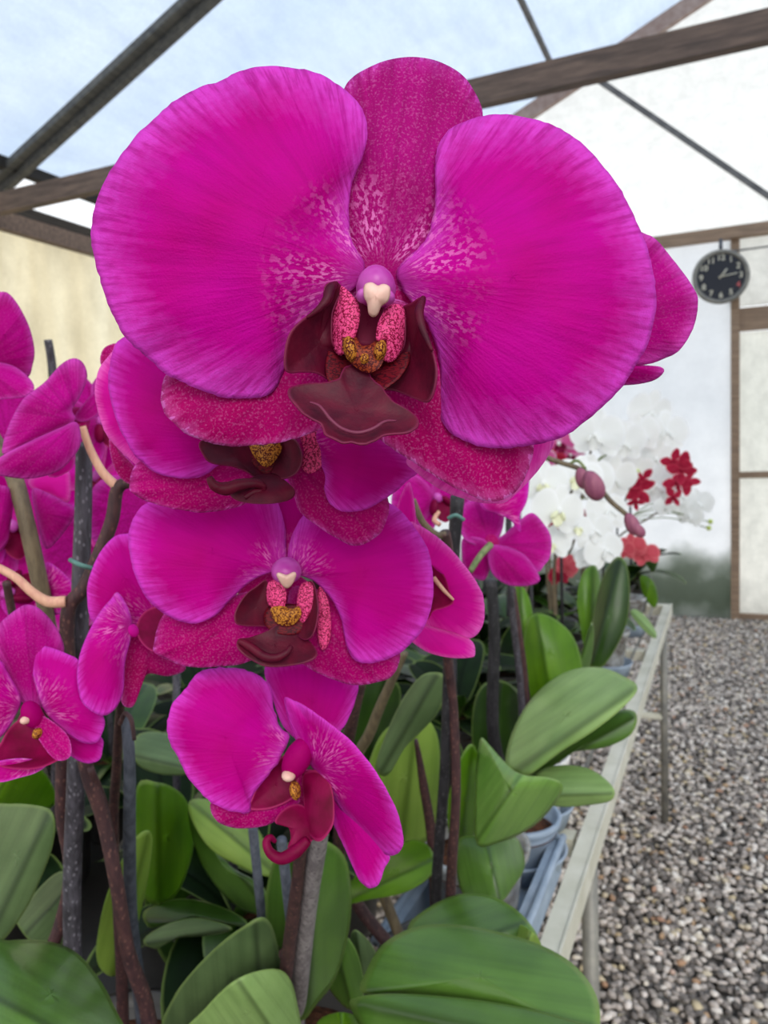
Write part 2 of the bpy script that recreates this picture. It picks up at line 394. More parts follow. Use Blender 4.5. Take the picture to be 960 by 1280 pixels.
def one(name, parent, *a, solid=.00035, **k):
    mb = MB(); blade(mb, *a, **k); return mb.build(name, parent, solid=solid)
def cell(mb, px, py, d, rx, ry, rz, m, rz_deg=0, egg=0):
    mb.ell(P(px, py, d), rx / F * d, ry / F * d, rz, m, ROT @ Matrix.Rotation(R(rz_deg), 3, 'Z'), egg=egg)
def ptube(mb, pts, radpx, m, n=10, sub=6, root=None):
    if not hasattr(radpx, '__len__'): radpx = [radpx] * len(pts)
    w = [P(*p) for p in pts]; rr = [r / F * p[2] for r, p in zip(radpx, pts)]
    if root is not None:                            # run the lower end down into the pot
        if w[0].z < w[-1].z: w.reverse(); rr.reverse()
        g = wl(root); e = w[-1]; h = Vector((e.x - g.x, e.y - g.y, 0))
        if h.length > .03: h *= .03 / h.length
        w.append(Vector((g.x, g.y, BZ + .1)) + h); rr.append(rr[-1])
    mb.tube(w, rr, m, n, sub)

exec_parts = []
# ================================================================== SETTING
YB = 5.85; XL = -3.75; XR = 4.2; ZE = 2.64; YT = 2.98; Y0 = -1.5
ra = on(0, 205, 1, YT); rb = on(220, 0, 1, YT)
SL = (rb.z - ra.z) / (rb.x - ra.x)
def roofz(x): return ra.z + SL * (x - ra.x)
XRG = 0.35                                      # ridge
mb = MB(); mb.box((XL - .3, Y0 - 3, -.06), (XR + .3, YB + .3, 0), 'dark')
n = NT('gravel_bed'); ob = n.obj()
cc = n.voro(ob, 42, out=1); sp = n.n('ShaderNodeSeparateColor'); n.l(cc, sp.inputs[0])
c = n.ramp(sp.outputs[0], [(0., s2l((70, 66, 62))), (.35, s2l((120, 114, 108))), (.7, s2l((160, 152, 146))), (1., s2l((196, 188, 176)))])
e = n.ramp(n.voro(ob, 42), [(.25, 1.), (.75, .25)])
c = n.mix(1., c, e, 'MULTIPLY')
mb.mats = [n.surf(c, .85, .2, bump=n.bump(n.voro(ob, 42), 1, .02))]; 
struct('floor', mb, 'grey gravel ground of the greenhouse', 'floor')

# loose stones
rs = np.random.RandomState(3)
def stones():
    t = (1 + 5 ** .5) / 2
    ico = np.array([(-1, t, 0), (1, t, 0), (-1, -t, 0), (1, -t, 0), (0, -1, t), (0, 1, t), (0, -1, -t), (0, 1, -t), (t, 0, -1), (t, 0, 1), (-t, 0, -1), (-t, 0, 1)], float)
    ico /= np.linalg.norm(ico[0])
    fc = np.array([(0, 11, 5), (0, 5, 1), (0, 1, 7), (0, 7, 10), (0, 10, 11), (1, 5, 9), (5, 11, 4), (11, 10, 2), (10, 7, 6), (7, 1, 8), (3, 9, 4), (3, 4, 2), (3, 2, 6), (3, 6, 8), (3, 8, 9), (4, 9, 5), (2, 4, 11), (6, 2, 10), (8, 6, 7), (9, 8, 1)])
    pos = []
    sp_ = .0193; y = .9
    while y < YB - .03:
        x = -1.0 - .1 * max(0, y - 2)
        while x < 1.0 + .12 * y:
            pos.append((x + rs.uniform(-.5, .5) * sp_, y + rs.uniform(-.5, .5) * sp_)); x += sp_
        y += sp_
    pos = np.array(pos); n_ = len(pos)
    ax = rs.uniform(.0066, .0136, (n_, 3)); ax[:, 2] *= .62; ax[:, 0] *= rs.uniform(1, 1.45, n_)
    a = rs.uniform(0, 2 * math.pi, n_); til = rs.uniform(-.5, .5, n_)
    V = ico[None] * (1 + rs.uniform(-.2, .2, (n_, 12, 1))) * ax[:, None, :]
    x2 = V[:, :, 0] * np.cos(til)[:, None] - V[:, :, 2] * np.sin(til)[:, None]
    z2 = V[:, :, 0] * np.sin(til)[:, None] + V[:, :, 2] * np.cos(til)[:, None]
    X = x2 * np.cos(a)[:, None] - V[:, :, 1] * np.sin(a)[:, None] + pos[:, 0:1]
    Y = x2 * np.sin(a)[:, None] + V[:, :, 1] * np.cos(a)[:, None] + pos[:, 1:2]
    Z = z2 + rs.uniform(.002, .013, (n_, 1))
    W = np.stack([X, Y, Z], -1).reshape(-1, 3)
    FF = (fc[None] + np.arange(n_)[:, None, None] * 12).reshape(-1, 3)
    me = bpy.data.meshes.new('gravel'); me.vertices.add(len(W)); me.vertices.foreach_set('co', W.ravel())
    me.loops.add(FF.size); me.loops.foreach_set('vertex_index', FF.ravel().astype(np.int32))
    me.polygons.add(len(FF)); me.polygons.foreach_set('loop_start', np.arange(0, FF.size, 3, dtype=np.int32))
    me.update(calc_edges=True); me.validate()
    me.polygons.foreach_set('use_smooth', [True] * len(me.polygons))
    at = me.attributes.new('rnd', 'FLOAT', 'POINT'); at.data.foreach_set('value', np.repeat(rs.uniform(0, 1, n_), 12))
    n = NT('gravel_stone'); r = n.attr('rnd')
    c = n.ramp(r, [(0., s2l((96, 90, 86))), (.22, s2l((134, 126, 120))), (.45, s2l((168, 158, 150))), (.68, s2l((202, 190, 180))), (.86, s2l((230, 222, 212))), (.94, s2l((196, 178, 142))), (.97, s2l((170, 128, 102))), (1., s2l((244, 240, 234)))])
    me.materials.append(n.surf(n.mix(.3, c, n.noise(n.obj(), 180, 3), 'OVERLAY'), .8, .25))
    o = bpy.data.objects.new('gravel', me); COL.objects.link(o)
    tag(o, 'loose grey and tan gravel covering the ground', 'gravel', kind='stuff')
stones()

# walls
mb = MB(); mb.box((XL, YB, 0), (.03, YB + .02, ZE), 'film_back'); mb.box((.03, YB, ZE - .48), (XR, YB + .02, ZE), 'film_gable')
struct('wall_back', mb, 'white plastic end wall with green algae along its foot', 'wall')
mb = MB(); k = 12
vs = [(XL, YB + .01, ZE)]; top = [(XL, YB + .01, roofz(XL)), (XRG, YB + .01, roofz(XRG)), (XR, YB + .01, roofz(XRG) - SL * (XR - XRG))]
mb.add([(XL, YB + .01, ZE), (XR, YB + .01, ZE), top[2], top[1], top[0]], [(0, 1, 2, 3, 4)], 'film_gable')
struct('wall_gable', mb, 'translucent beige gable film above the end wall beam', 'wall')
mb = MB(); mb.box((XL - .02, Y0, 0), (XL, YB, ZE - .02), 'film_left')
struct('wall_left', mb, 'cream plastic side wall on the left', 'wall')
mb = MB(); mb.box((XR, Y0, 0), (XR + .02, YB, roofz(XRG) - SL * (XR - XRG)), 'film_gable')
struct('wall_right', mb, 'white plastic side wall on the right', 'wall')
x0 = min((abs(on(65, 222, 0, XL + k * .02).z - roofz(XL + k * .02)), XL + k * .02) for k in range(0, 90))[1]

mb = MB()
def slab(xa, za, xb, zb, m):
    mb.add([(xa, Y0, za), (xb, Y0, zb), (xb, YB + .1, zb), (xa, YB + .1, za), (xa, Y0, za + .01), (xb, Y0, zb + .01), (xb, YB + .1, zb + .01), (xa, YB + .1, za + .01)],
           [(0, 1, 2, 3), (7, 6, 5, 4), (0, 4, 5, 1), (1, 5, 6, 2), (2, 6, 7, 3), (3, 7, 4, 0)], m)
mb.add([(x0, Y0, roofz(x0)), (XRG, Y0, roofz(XRG)), (XRG, YB + .1, roofz(XRG)), (x0, YB + .1, roofz(x0))], [(0, 1, 2, 3)], 'film_roof')
mb.add([(XRG, Y0, roofz(XRG)), (XR, Y0, roofz(XRG) - SL * (XR - XRG)), (XR, YB + .1, roofz(XRG) - SL * (XR - XRG)), (XRG, YB + .1, roofz(XRG))], [(0, 1, 2, 3)], 'film_roof')
struct('ceiling', mb, 'pale blue translucent plastic roof film', 'ceiling')

def trim(i, label, *bars):
    mb = MB()
    for b in bars: mb.bar(*b)
    struct('trim_%d' % i, mb, label, 'beam')
# trusses
for j, (yt, lab) in enumerate(((YT, 'near'), )):
    pass
trim(1, 'long brown horizontal roof beam crossing behind the top flower', ((XL, YT, ZE), (XR, YT, ZE), .05, .10, 'beam'))
rz = lambda x: roofz(x) - .05
trim(2, 'dark grey metal rafter at the upper left', ((XL, YT, rz(XL)), (XRG, YT, rz(XRG)), .05, .035, 'metal'), ((XL, YT + .06, rz(XL) - .015), (XRG, YT + .06, rz(XRG) - .015), .04, .06, 'metal'))
trim(3, 'weathered brown beam above the hanging clock', ((XL, YB - .06, ZE), (XR, YB - .06, ZE), .08, .075, 'beam_l'))
trim(4, 'pinkish brown rafter of the gable end', ((XL, YB - .04, rz(XL)), (XRG + .6, YB - .04, rz(XRG + .6)), .05, .11, 'beam_p'))
p0 = on(703, 115, 1, YB - .03); xs = p0.x
trim(5, 'thin grey roof purlin running to the gable', ((xs, Y0, roofz(xs) - .03), (xs, YB, roofz(xs) - .03), .03, .03, 'rod'))
a = on(745, 98, 1, YB - .03); b = on(960, 245, 1, YB - .03); b = a + (b - a) * 1.6
trim(6, 'thin grey diagonal brace on the gable', (a, b, .03, .035, 'rod'))
z1 = roofz(x0) - .03
trim(7, 'dark purlin above the vent gap at the left eave', ((x0, Y0, z1), (x0, YB, z1), .05, .06, 'dark'))
a = on(60, 275, 0, XL + .02); z2 = a.z
trim(8, 'dark timber on top of the left side wall', ((XL + .02, Y0, z2), (XL + .02, YB, z2), .05, .05, 'dark'))
trim(9, 'brown cap timber of the left side wall', ((XL + .03, Y0, z2 - .09), (XL + .03, YB, z2 - .09), .06, .10, 'beam'))
# door frame
dz = 2.146
mb = MB(); mb.box((.03, YB - .05, 0), (.085, YB, ZE), 'beam_l')
struct('trim_10', mb, 'slim brown timber door post under the clock', 'beam')
mb = MB(); mb.box((.085, YB - .03, dz - .155), (1.3, YB + .01, dz), 'beam_l')
struct('trim_11', mb, 'brown timber board above the door', 'beam')
d1 = MB(); d1.box((.085, YB + .005, .03), (1.2, YB + .02, dz - .16), 'film_door'); door = struct('door_1', d1, 'white plastic sheet door right of the brown post', 'door')
mb = MB(); mb.bar((.085, YB - .01, 1.016), (1.22, YB - .01, 1.016), .03, .045, 'beam_l'); mb.build('crossbar', door, smooth=False)
mb = MB(); mb.bar((.085, YB - .01, .03), (1.22, YB - .01, .03), .03, .035, 'beam_l'); mb.build('bottom_rail', door, smooth=False)
# loose wire under the beam
mb = MB(); q = [on(x, y, 1, YT + .3) for x, y in ((752, 98), (820, 84), (890, 66), (1000, 34))]; mb.tube(q, .004, 'rod', 6)
struct('trim_12', mb, 'thin wire sagging beneath the long brown beam', 'wire')
a = on(905, 312, 1, YB - .2); mb = MB(); mb.tube([(a.x, YB - .12, a.z), (XR, YB - .12, a.z + .02)], .006, 'rod', 6)
struct('trim_13', mb, 'thin straight wire beside the clock', 'wire')

# clock
cc = on(901, 346, 1, YB - .16); Rk = .175
ck = thing('wall_clock', 'round black clock with silver rim hanging from the brown end beam', 'clock', cc)
axm = Matrix.Rotation(R(90), 3, 'X') ; axm = Matrix.Rotation(R(8), 3, 'Z') @ axm
def cl(x, y, z): return cc + axm @ Vector((x, y, z))
mb = MB(); mb.lathe(cc, [(0, -.02), (Rk, -.02), (Rk + .004, 0), (Rk, .018), (Rk - .022, .02), (Rk - .026, .006)], 'leg', 40, axis=axm); mb.build('rim', ck)
n = NT('clock_face'); M['face'] = n.surf(s2l((20, 22, 34)), .4, .4)
n = NT('clock_numeral'); M['num'] = n.surf(s2l((206, 200, 180)), .5, .3)
n = NT('clock_numeral_red'); M['numr'] = n.surf(s2l((190, 90, 90)), .5, .3)
mb = MB(); mb.lathe(cc, [(0, .006), (Rk - .02, .006)], 'face', 40, axis=axm); mb.build('dial', ck)
def glyph(txt, x, y, size, m, parent):
    cu = bpy.data.curves.new('numeral', 'FONT'); cu.body = txt; cu.size = size; cu.align_x = 'CENTER'; cu.align_y = 'CENTER'; cu.offset = .001
    t = bpy.data.objects.new('tmp', cu); COL.objects.link(t); bpy.context.view_layer.update()
    me = bpy.data.meshes.new_from_object(t.evaluated_get(bpy.context.evaluated_depsgraph_get())); bpy.data.objects.remove(t)
    me.materials.clear(); me.materials.append(M[m]); me.name = 'numeral'
    o = bpy.data.objects.new('numeral', me); COL.objects.link(o); o.parent = parent
    o.matrix_local = Matrix.Translation(axm @ Vector((x, y, .009))) @ axm.to_4x4()
for h in range(1, 13):
    an = R(90 - 30 * h); glyph(str(h), .122 * math.cos(an), .122 * math.sin(an), .052, 'numr' if h == 4 else 'num', ck)
for nm, an, L, w in (('hour_hand', 90 - 37, .06, .010), ('minute_hand', 90 - 82, .1, .007)):
    u = Vector((math.cos(R(an)), math.sin(R(an)), 0)); mb = MB()
    mb.bar(cl(*(-.015 * u + Vector((0, 0, .011)))), cl(*(L * u + Vector((0, 0, .011)))), w, .002, 'num', up=axm @ Vector((0, 0, 1))); mb.build(nm, ck)
mb = MB(); mb.tube([cl(0, Rk - .01, 0), cl(0, Rk + .07, 0)], .012, 'stake_s'); mb.build('hanger', ck)

# ================================================================== BENCH
BX = -.174; BX1 = -1.75; BY0 = .15; BY1 = 2.85; BZ = .71
bench = thing('plant_bench', 'long pale metal greenhouse bench carrying the orchid pots', 'bench', ((BX + BX1) / 2, 1.5, 0))
mb = MB(); mb.box((BX - .028, BY0, BZ - .035), (BX, BY1, BZ), 'rail'); mb.box((BX - .003, BY0, BZ), (BX, BY1, BZ + .003), 'rail'); mb.build('side_rail', bench, smooth=False)
mb = MB(); mb.box((BX1, BY0, BZ - .035), (BX1 + .035, BY1, BZ), 'rail'); mb.build('side_rail', bench, smooth=False)
mb = MB(); mb.box((BX1 + .035, BY1 - .035, BZ - .035), (BX - .028, BY1, BZ), 'rail'); mb.build('end_rail', bench, smooth=False)
mb = MB(); mb.box((BX1 + .035, BY0, BZ - .035), (BX - .035, BY0 + .035, BZ), 'rail'); mb.build('end_rail', bench, smooth=False)
for y in (.55, 1.11, 1.7, 2.2):
    mb = MB(); mb.box((BX1 + .035, y, BZ - .03), (BX - .035, y + .03, BZ - .003), 'rail'); mb.build('cross_slat', bench, smooth=False)
mb = MB()
for i in range(24):
    x = BX - .06 - i * .066; mb.bar((x, BY0, BZ - .004), (x, BY1, BZ - .004), .005, .005, 'leg')
mb.build('wire_mesh_top', bench, smooth=False)
for x in (BX - .015, BX1 + .03):
    for y in (.3, 1.13, 2.64):
        mb = MB(); mb.tube([(x, y, 0), (x, y, BZ - .03)], .0125, 'leg', 14); mb.build('leg', bench)
zc = on(838, 897, 1, 2.64).z
mb = MB(); mb.tube([(BX - .018, 2.64, zc), (BX1 + .03, 2.64, zc)], .012, 'rail', 10); mb.build('crossbar', bench)
mb = MB(); mb.tube([(BX - .018, 1.13, zc), (BX1 + .03, 1.13, zc)], .012, 'rail', 10); mb.build('crossbar', bench)

# ------------------------------------------------------------------ pots and generic foliage
def pot(parent, x, y, z=BZ, r=.062, h=.12, m='pot_d'):
    mb = MB(); c = Vector((x, y, z))
    mb.lathe(c, [(0, .001), (r * .72, .001), (r * .74, .01), (r * .95, h - .012), (r * 1.06, h - .01), (r * 1.08, h), (r * .98, h), (r * .95, h - .02)], m)
    p = mb.build('pot', parent)
    mb = MB(); mb.lathe(c, [(0, h - .012), (r * .5, h - .012), (r * .95, h - .022)], 'bark'); mb.build('bark_mix', p)
    return p
LEAFO = [(0, 0), (.12, .10), (.26, .3), (.30, .55), (.25, .8), (.12, .96), (0, 1.0), (-.12, .96), (-.25, .8), (-.30, .55), (-.26, .3), (-.12, .10)]
def leaf3(parent, base, az, L, W, el, droop, m, tilt=0):
    mb = MB(); base = Vector(base); da = Vector((math.cos(az), math.sin(az), 0)); sd = Vector((-math.sin(az), math.cos(az), 0))
    ct, st = math.cos(tilt), math.sin(tilt)
    def fn(u, v, r, t, f):
        th = el - droop * v * .5
        x = L * v * math.cos(th); z = L * v * math.sin(th) - .02 * v * v
        w = u / .3 * W / 2; z2 = abs(w) * .28 * (1 - .5 * v)
        return base + da * x + sd * w * ct + Vector((0, 0, z + z2 + w * st))
    mb.blade(LEAFO, fn, m, (0, 0), (0, .5), nr=5, res=3, rib=((0, 0), (0, 1)))
    return mb.build('leaf', parent)
def foliage(parent, x, y, z, n_, L=.2, W=.075, mats=('leaf', 'leaf_d'), el=(.2, .9), rnd=random):
    a0 = rnd.uniform(0, math.pi)
    for i in range(n_):
        az = a0 + math.pi * i + rnd.uniform(-.35, .35) + i * .25
        leaf3(parent, (x, y, z), az, L * rnd.uniform(.75, 1.15), W * rnd.uniform(.85, 1.15), rnd.uniform(*el), rnd.uniform(.5, 1.3), rnd.choice(mats), rnd.uniform(-.25, .25))

# generic open flower, built once per colour and copied
GP = {}
def gflower(kind, pm, sm, lm, cm):
    def pet(ang, w, l, z0, z1, m, mb):
        ca, sa = math.cos(ang), math.sin(ang)
        o = [(0, 0), (.28 * w, .16), (.5 * w, .45), (.46 * w, .75), (.25 * w, .95), (0, 1), (-.25 * w, .95), (-.46 * w, .75), (-.5 * w, .45), (-.28 * w, .16)]
        def fn(u, v, r, t, f):
            x = u * l; y = v * l; z = z0 + (z1 - z0) * v - .08 * u * u + .03 * math.sin(3 * t) * r ** 3
            return Vector((x * ca + y * sa, -x * sa + y * ca, z))
        mb.blade(o, fn, m, (0, 0), (0, .55), nr=4, res=3, unit=.3)
    mb = MB(); pet(0, .62, .95, -.03, -.10, sm, mb); pet(R(128), .6, .92, -.03, -.08, sm, mb); pet(R(-128), .6, .92, -.03, -.08, sm, mb)
    pet(R(72), 1.12, 1.0, .0, -.05, pm, mb); pet(R(-72), 1.12, 1.0, .0, -.05, pm, mb)
    f = mb.build('flower', None, origin=(0, 0, 0))
    mb = MB(); mb.ell((0, .05, .12), .09, .11, .1, cm)
    for s in (-1, 1): mb.ell((s * .17, -.1, .14), .07, .17, .13, lm, Matrix.Rotation(s * .5, 3, 'Z'))
    pet(R(180), .75, .48, .12, .2, lm, mb)
    g = mb.build('lip', None, origin=(0, 0, 0))
    fm, gm = f.data, g.data; bpy.data.objects.remove(f); bpy.data.objects.remove(g)
    GP[kind] = (fm, gm)
gflower('white', 'white', 'white', 'yellowc', 'white')
gflower('whitep', 'white', 'white', 'white', 'white')
gflower('magenta', 'petal_back', 'petal_back', 'lip_m', 'column')
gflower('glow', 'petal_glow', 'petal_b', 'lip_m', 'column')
gflower('red', 'redflower', 'redflower', 'redflower', 'redflower')
gflower('coral', 'coral', 'coral', 'coral', 'coral')
gflower('pinkw', 'pinkw', 'pinkw', 'lip_m', 'white')
def putflower(parent, kind, pos, r, face, roll=0, sx=1.):
    fm, gm = GP[kind]; pos = Vector(pos); q = Vector(face).normalized().to_track_quat('Z', 'Y') @ Matrix.Rotation(roll, 3, 'Z').to_quaternion()
    o = bpy.data.objects.new('flower', fm); COL.objects.link(o); o.parent = parent; o.location = pos - wl(parent)
    o.rotation_mode = 'QUATERNION'; o.rotation_quaternion = q; o.scale = (r * sx, r, r)
    g = bpy.data.objects.new('lip', gm); COL.objects.link(g); g.parent = o
    return o
def camdir(px, py): return -(ROT @ Vector(((px - 480) / F, -(py - 640) / F, -1))).normalized()
CX = ROT @ Vector((1, 0, 0)); CY = ROT @ Vector((0, 1, 0)); CZ = ROT @ Vector((0, 0, 1))

# ================================================================== FOREGROUND ORCHID
fg_pos = Vector((-.318, .50, BZ)); POTS = []
fg = thing('potted_orchid', 'large magenta moth orchid in front with four open flowers down its central spike', 'orchid', fg_pos)
pot(fg, fg_pos.x, fg_pos.y)
mb = MB(); ptube(mb, [(368, 1300, .60), (383, 1150, .47), (398, 1050, .40), (408, 960, .36)], [11.5, 11.5, 12, 12], 'stake_l', 14, root=fg); mb.build('stake', fg)
mb = MB(); ptube(mb, [(345, 1320, .60), (358, 1210, .50), (372, 1100, .425), (380, 1020, .38), (400, 900, .34), (395, 800, .315), (400, 700, .30), (390, 600, .285), (420, 480, .262), (460, 400, .235), (470, 380, .215)], [10, 9, 8, 9, 9, 9, 9, 9, 9, 9, 9], 'stem', 12)
sp = mb.build('flower_spike', fg)
mb = MB(); cell(mb, 358, 1192, .49, 10, 8, .005, 'stem'); mb.build('node', sp)

def flower(parent, cx, cy, d, hx=30, hy=34, hm='sepal'):
    mb = MB(); cell(mb, cx, cy, d + .008, hx * .2 / d, hy * .2 / d, .005, hm); return mb.build('flower', parent)
# --- top flower
f1 = flower(fg, 478, 376, .204, 50, 42)
one('dorsal_sepal', f1, [(430, 112), (440, 98), (455, 88), (480, 77), (507, 72), (530, 73), (552, 79), (575, 92), (590, 110), (603, 140), (598, 175), (583, 220), (560, 268), (530, 315), (514, 345), (500, 375), (470, 392), (440, 372), (428, 335), (426, 292), (420, 250), (414, 200), (418, 150)],
    (474, 345), [(475, 335, .2075), (525, 72, .213), (603, 140, .2145), (415, 150, .2135)], 'dorsal', bulge=.004, ripple=.0006, nr=18, rib=None)
one('petal', f1, [(456, 334), (440, 302), (435, 265), (440, 228), (454, 194), (459, 161), (450, 132), (429, 111), (400, 93), (367, 85), (333, 83), (300, 90), (275, 102), (250, 110), (221, 125), (192, 149), (167, 175), (148, 200), (135, 219), (123, 244), (116, 273), (115, 307), (123, 340), (133, 373), (146, 402), (160, 425), (183, 446), (208, 467), (237, 482), (267, 493), (296, 498), (325, 497), (342, 488), (352, 470), (362, 440), (385, 405), (415, 380), (440, 362)],
    (462, 345), [(455, 335, .2045), (120, 300, .209), (330, 85, .2065), (300, 495, .2075)], 'petal', bulge=.0105, ripple=.0008, k=6, jag=1.6, nr=26, res=5, center=(330, 290), tex=.0012)
one('petal', f1, [(497, 336), (527, 307), (540, 280), (545, 240), (544, 205), (551, 175), (570, 157), (605, 145), (640, 144), (675, 151), (700, 162), (730, 182), (755, 210), (777, 240), (792, 270), (807, 305), (816, 340), (820, 370), (817, 400), (807, 435), (790, 465), (770, 492), (740, 520), (710, 542), (685, 552), (660, 557), (625, 560), (590, 555), (565, 542), (552, 525), (549, 500), (551, 470), (547, 440), (537, 410), (522, 385), (505, 365)],
    (485, 350), [(497, 338, .2045), (820, 370, .206), (640, 144, .2085), (620, 560, .2065)], 'petal', bulge=.0105, ripple=.0008, k=6, ph=1, jag=1.6, nr=26, res=5, center=(640, 345), tex=.0012)
one('lateral_sepal', f1, [(207, 468), (202, 490), (204, 512), (216, 528), (235, 543), (262, 553), (290, 558), (320, 557), (350, 553), (385, 543), (415, 528), (450, 480), (475, 430), (480, 390), (465, 375), (420, 385), (350, 420), (270, 440), (225, 450)],
    (475, 375), [(465, 375, .2065), (202, 490, .213), (290, 558, .2125), (300, 430, .216)], 'sepal', bulge=.003, ripple=.0012, k=4, jag=1.4, nr=16, center=(340, 485))
one('lateral_sepal', f1, [(455, 376), (448, 430), (450, 500), (472, 545), (490, 560), (510, 573), (535, 590), (560, 605), (590, 620), (612, 627), (635, 622), (652, 605), (662, 580), (667, 556), (655, 515), (625, 470), (570, 420), (520, 385), (485, 372)],
    (470, 370), [(465, 375, .2065), (612, 627, .212), (667, 556, .214), (470, 545, .209)], 'sepal', bulge=.0035, ripple=.0008, k=4, jag=1.0, nr=16, center=(560, 510))
mb = MB()
blade(mb, [(412, 353), (422, 353), (427, 361), (421, 376), (416, 390), (415, 408), (416, 428), (424, 441), (432, 455), (440, 470), (420, 479), (397, 467), (377, 465), (362, 466), (356, 460), (356, 440), (362, 417), (377, 400), (395, 387), (405, 372), (406, 359)], (440, 465), [(427, 440, .2015), (360, 440, .190), (414, 356, .197)], 'lip', bulge=-.003, center=(398, 430), nr=10)
blade(mb, [(527, 371), (531, 378), (527, 392), (530, 412), (540, 435), (546, 460), (545, 480), (540, 497), (532, 503), (515, 497), (495, 489), (478, 486), (462, 478), (458, 462), (480, 455), (495, 448), (505, 430), (506, 400), (504, 384), (515, 378)], (460, 470), [(495, 440, .2015), (546, 460, .190), (527, 375, .196)], 'lip', bulge=-.003, center=(515, 445), nr=10)
# rolled upper rims of the side lobes
ptube(mb, [(384, 397, .1925), (398, 387, .192), (409, 374, .1925), (413, 361, .194), (420, 355, .1965)], [1.2, 3.2, 5.2, 5.5, 3], 'lip', 10)
ptube(mb, [(529, 373, .196), (524, 388, .1925), (526, 404, .191), (532, 420, .1905), (540, 438, .190)], [3, 5, 4.5, 3, 1.2], 'lip', 10)
blade(mb, [(416, 428), (428, 438), (440, 452), (460, 456), (480, 452), (492, 442), (508, 430), (512, 450), (500, 472), (480, 488), (462, 505), (440, 505), (420, 490), (408, 470), (408, 448)], (455, 440), [(455, 440, .200), (455, 500, .1945), (410, 460, .199), (505, 460, .199)], 'stripe', bulge=-.002, nr=8)
blade(mb, [(359, 488), (372, 481), (390, 479), (412, 477), (424, 472), (430, 460), (445, 455), (458, 460), (466, 474), (478, 484), (490, 500), (510, 512), (522, 523), (523, 533), (510, 541), (495, 543), (480, 545), (467, 552), (452, 556), (440, 553), (430, 555), (417, 549), (407, 544), (400, 530), (382, 520), (367, 505)], (445, 475), [(445, 475, .196), (360, 490, .190), (445, 556, .1845), (523, 530, .188)], 'lip', bulge=-.0025, jag=1.5, center=(445, 515), nr=12)
ptube(mb, [(388, 503, .1875), (400, 508, .1865), (414, 525, .185), (428, 536, .1845), (447, 541, .184), (466, 536, .1845), (481, 527, .1855), (495, 526, .187)], [.4, .9, 1.2, 1.4, 1.5, 1.4, 1.0, .4], 'lip_hl', 8)
blade(mb, [(445, 372), (480, 372), (476, 400), (472, 430), (446, 430), (448, 400)], (460, 375), [(460, 375, .2035), (460, 430, .2015), (480, 400, .203)], 'throat', nr=4)
blade(mb, [(427, 358), (440, 369), (449, 384), (449, 401), (444, 420), (438, 428), (428, 444), (417, 436), (413, 410), (416, 387), (423, 372)], (432, 440), [(432, 360, .1985), (449, 400, .1965), (416, 410, .2)], 'mottle', bulge=.002, nr=8)
blade(mb, [(504, 385), (490, 381), (479, 391), (472, 407), (471, 425), (483, 427), (480, 450), (492, 451), (502, 436), (507, 410)], (485, 440), [(490, 382, .1985), (472, 410, .1965), (506, 410, .2)], 'mottle', bulge=.002, nr=8)
mb.build('lip', f1, solid=.0004)
mb = MB()
blade(mb, [(429, 420), (438, 418), (446, 422), (452, 432), (464, 430), (470, 426), (484, 427), (481, 445), (474, 460), (460, 466), (446, 460), (434, 448), (428, 436)], (455, 460), [(430, 425, .1965), (484, 428, .1965), (458, 462, .1945)], 'callus_d', bulge=.002, ripple=.001, k=3, nr=8)
cell(mb, 438, 437, .1955, 8.5, 17, .0035, 'callus', 12); cell(mb, 475, 439, .1955, 8, 14, .0035, 'callus', -14); cell(mb, 456, 450, .1955, 7, 8, .003, 'callus')
mb.build('callus', f1)
mb = MB(); cell(mb, 470, 358, .1985, 25, 25, .0085, 'column', egg=-.12); cell(mb, 455, 370, .1945, 10, 9, .003, 'column'); cell(mb, 484, 372, .1945, 10, 9, .003, 'column')
mb.build('column', f1)
mb = MB()
blade(mb, [(457, 358), (464, 355), (472, 359), (480, 357), (486, 361), (484, 374), (475, 382), (469, 394), (463, 392), (461, 379), (457, 370)], (470, 360), [(470, 357, .1895), (468, 394, .1905), (486, 361, .1895)], 'anther', bulge=.0022, nr=6)
mb.build('anther_cap', f1, solid=.001)

# --- second flower
f2 = flower(fg, 345, 560, .252)
one('petal', f2, [(200, 405), (157, 421), (144, 433), (137, 460), (137, 491), (148, 530), (163, 560), (178, 578), (199, 593), (230, 598), (251, 596), (270, 584), (300, 560), (335, 545), (330, 490), (280, 430)], (340, 555), [(340, 550, .249), (140, 470, .252), (230, 598, .2485)], 'petal_b', bulge=.007, ripple=.001, jag=1.2, nr=16)
one('petal', f2, [(380, 530), (390, 560), (406, 592), (406, 613), (414, 631), (432, 640), (458, 636), (489, 618), (510, 600), (522, 589), (508, 571), (485, 545), (450, 510), (410, 500)], (365, 560), [(370, 550, .249), (522, 589, .249), (430, 640, .246)], 'petal_b', bulge=.006, ripple=.001, jag=.8, nr=14)
one('lateral_sepal', f2, [(175, 577), (162, 608), (166, 616), (181, 625), (209, 634), (251, 640), (281, 637), (310, 628), (345, 600), (350, 575), (310, 570), (240, 572)], (350, 575), [(350, 575, .254), (162, 610, .257), (250, 640, .254)], 'sepal_b', bulge=.003, ripple=.001, jag=1., nr=12)
one('lateral_sepal', f2, [(350, 560), (358, 590), (367, 615), (375, 639), (401, 660), (422, 673), (442, 682), (463, 676), (479, 660), (486, 628), (470, 600), (420, 560), (375, 545)], (355, 560), [(355, 560, .253), (442, 682, .255), (486, 628, .256)], 'sepal_b', bulge=.004, jag=.8, nr=12)
mb = MB()
blade(mb, [(250, 552), (255, 570), (265, 579), (290, 583), (307, 589), (322, 598), (332, 590), (322, 565), (310, 545), (280, 540)], (330, 590), [(330, 590, .246), (250, 555, .238), (310, 545, .247)], 'lip', bulge=-.002)
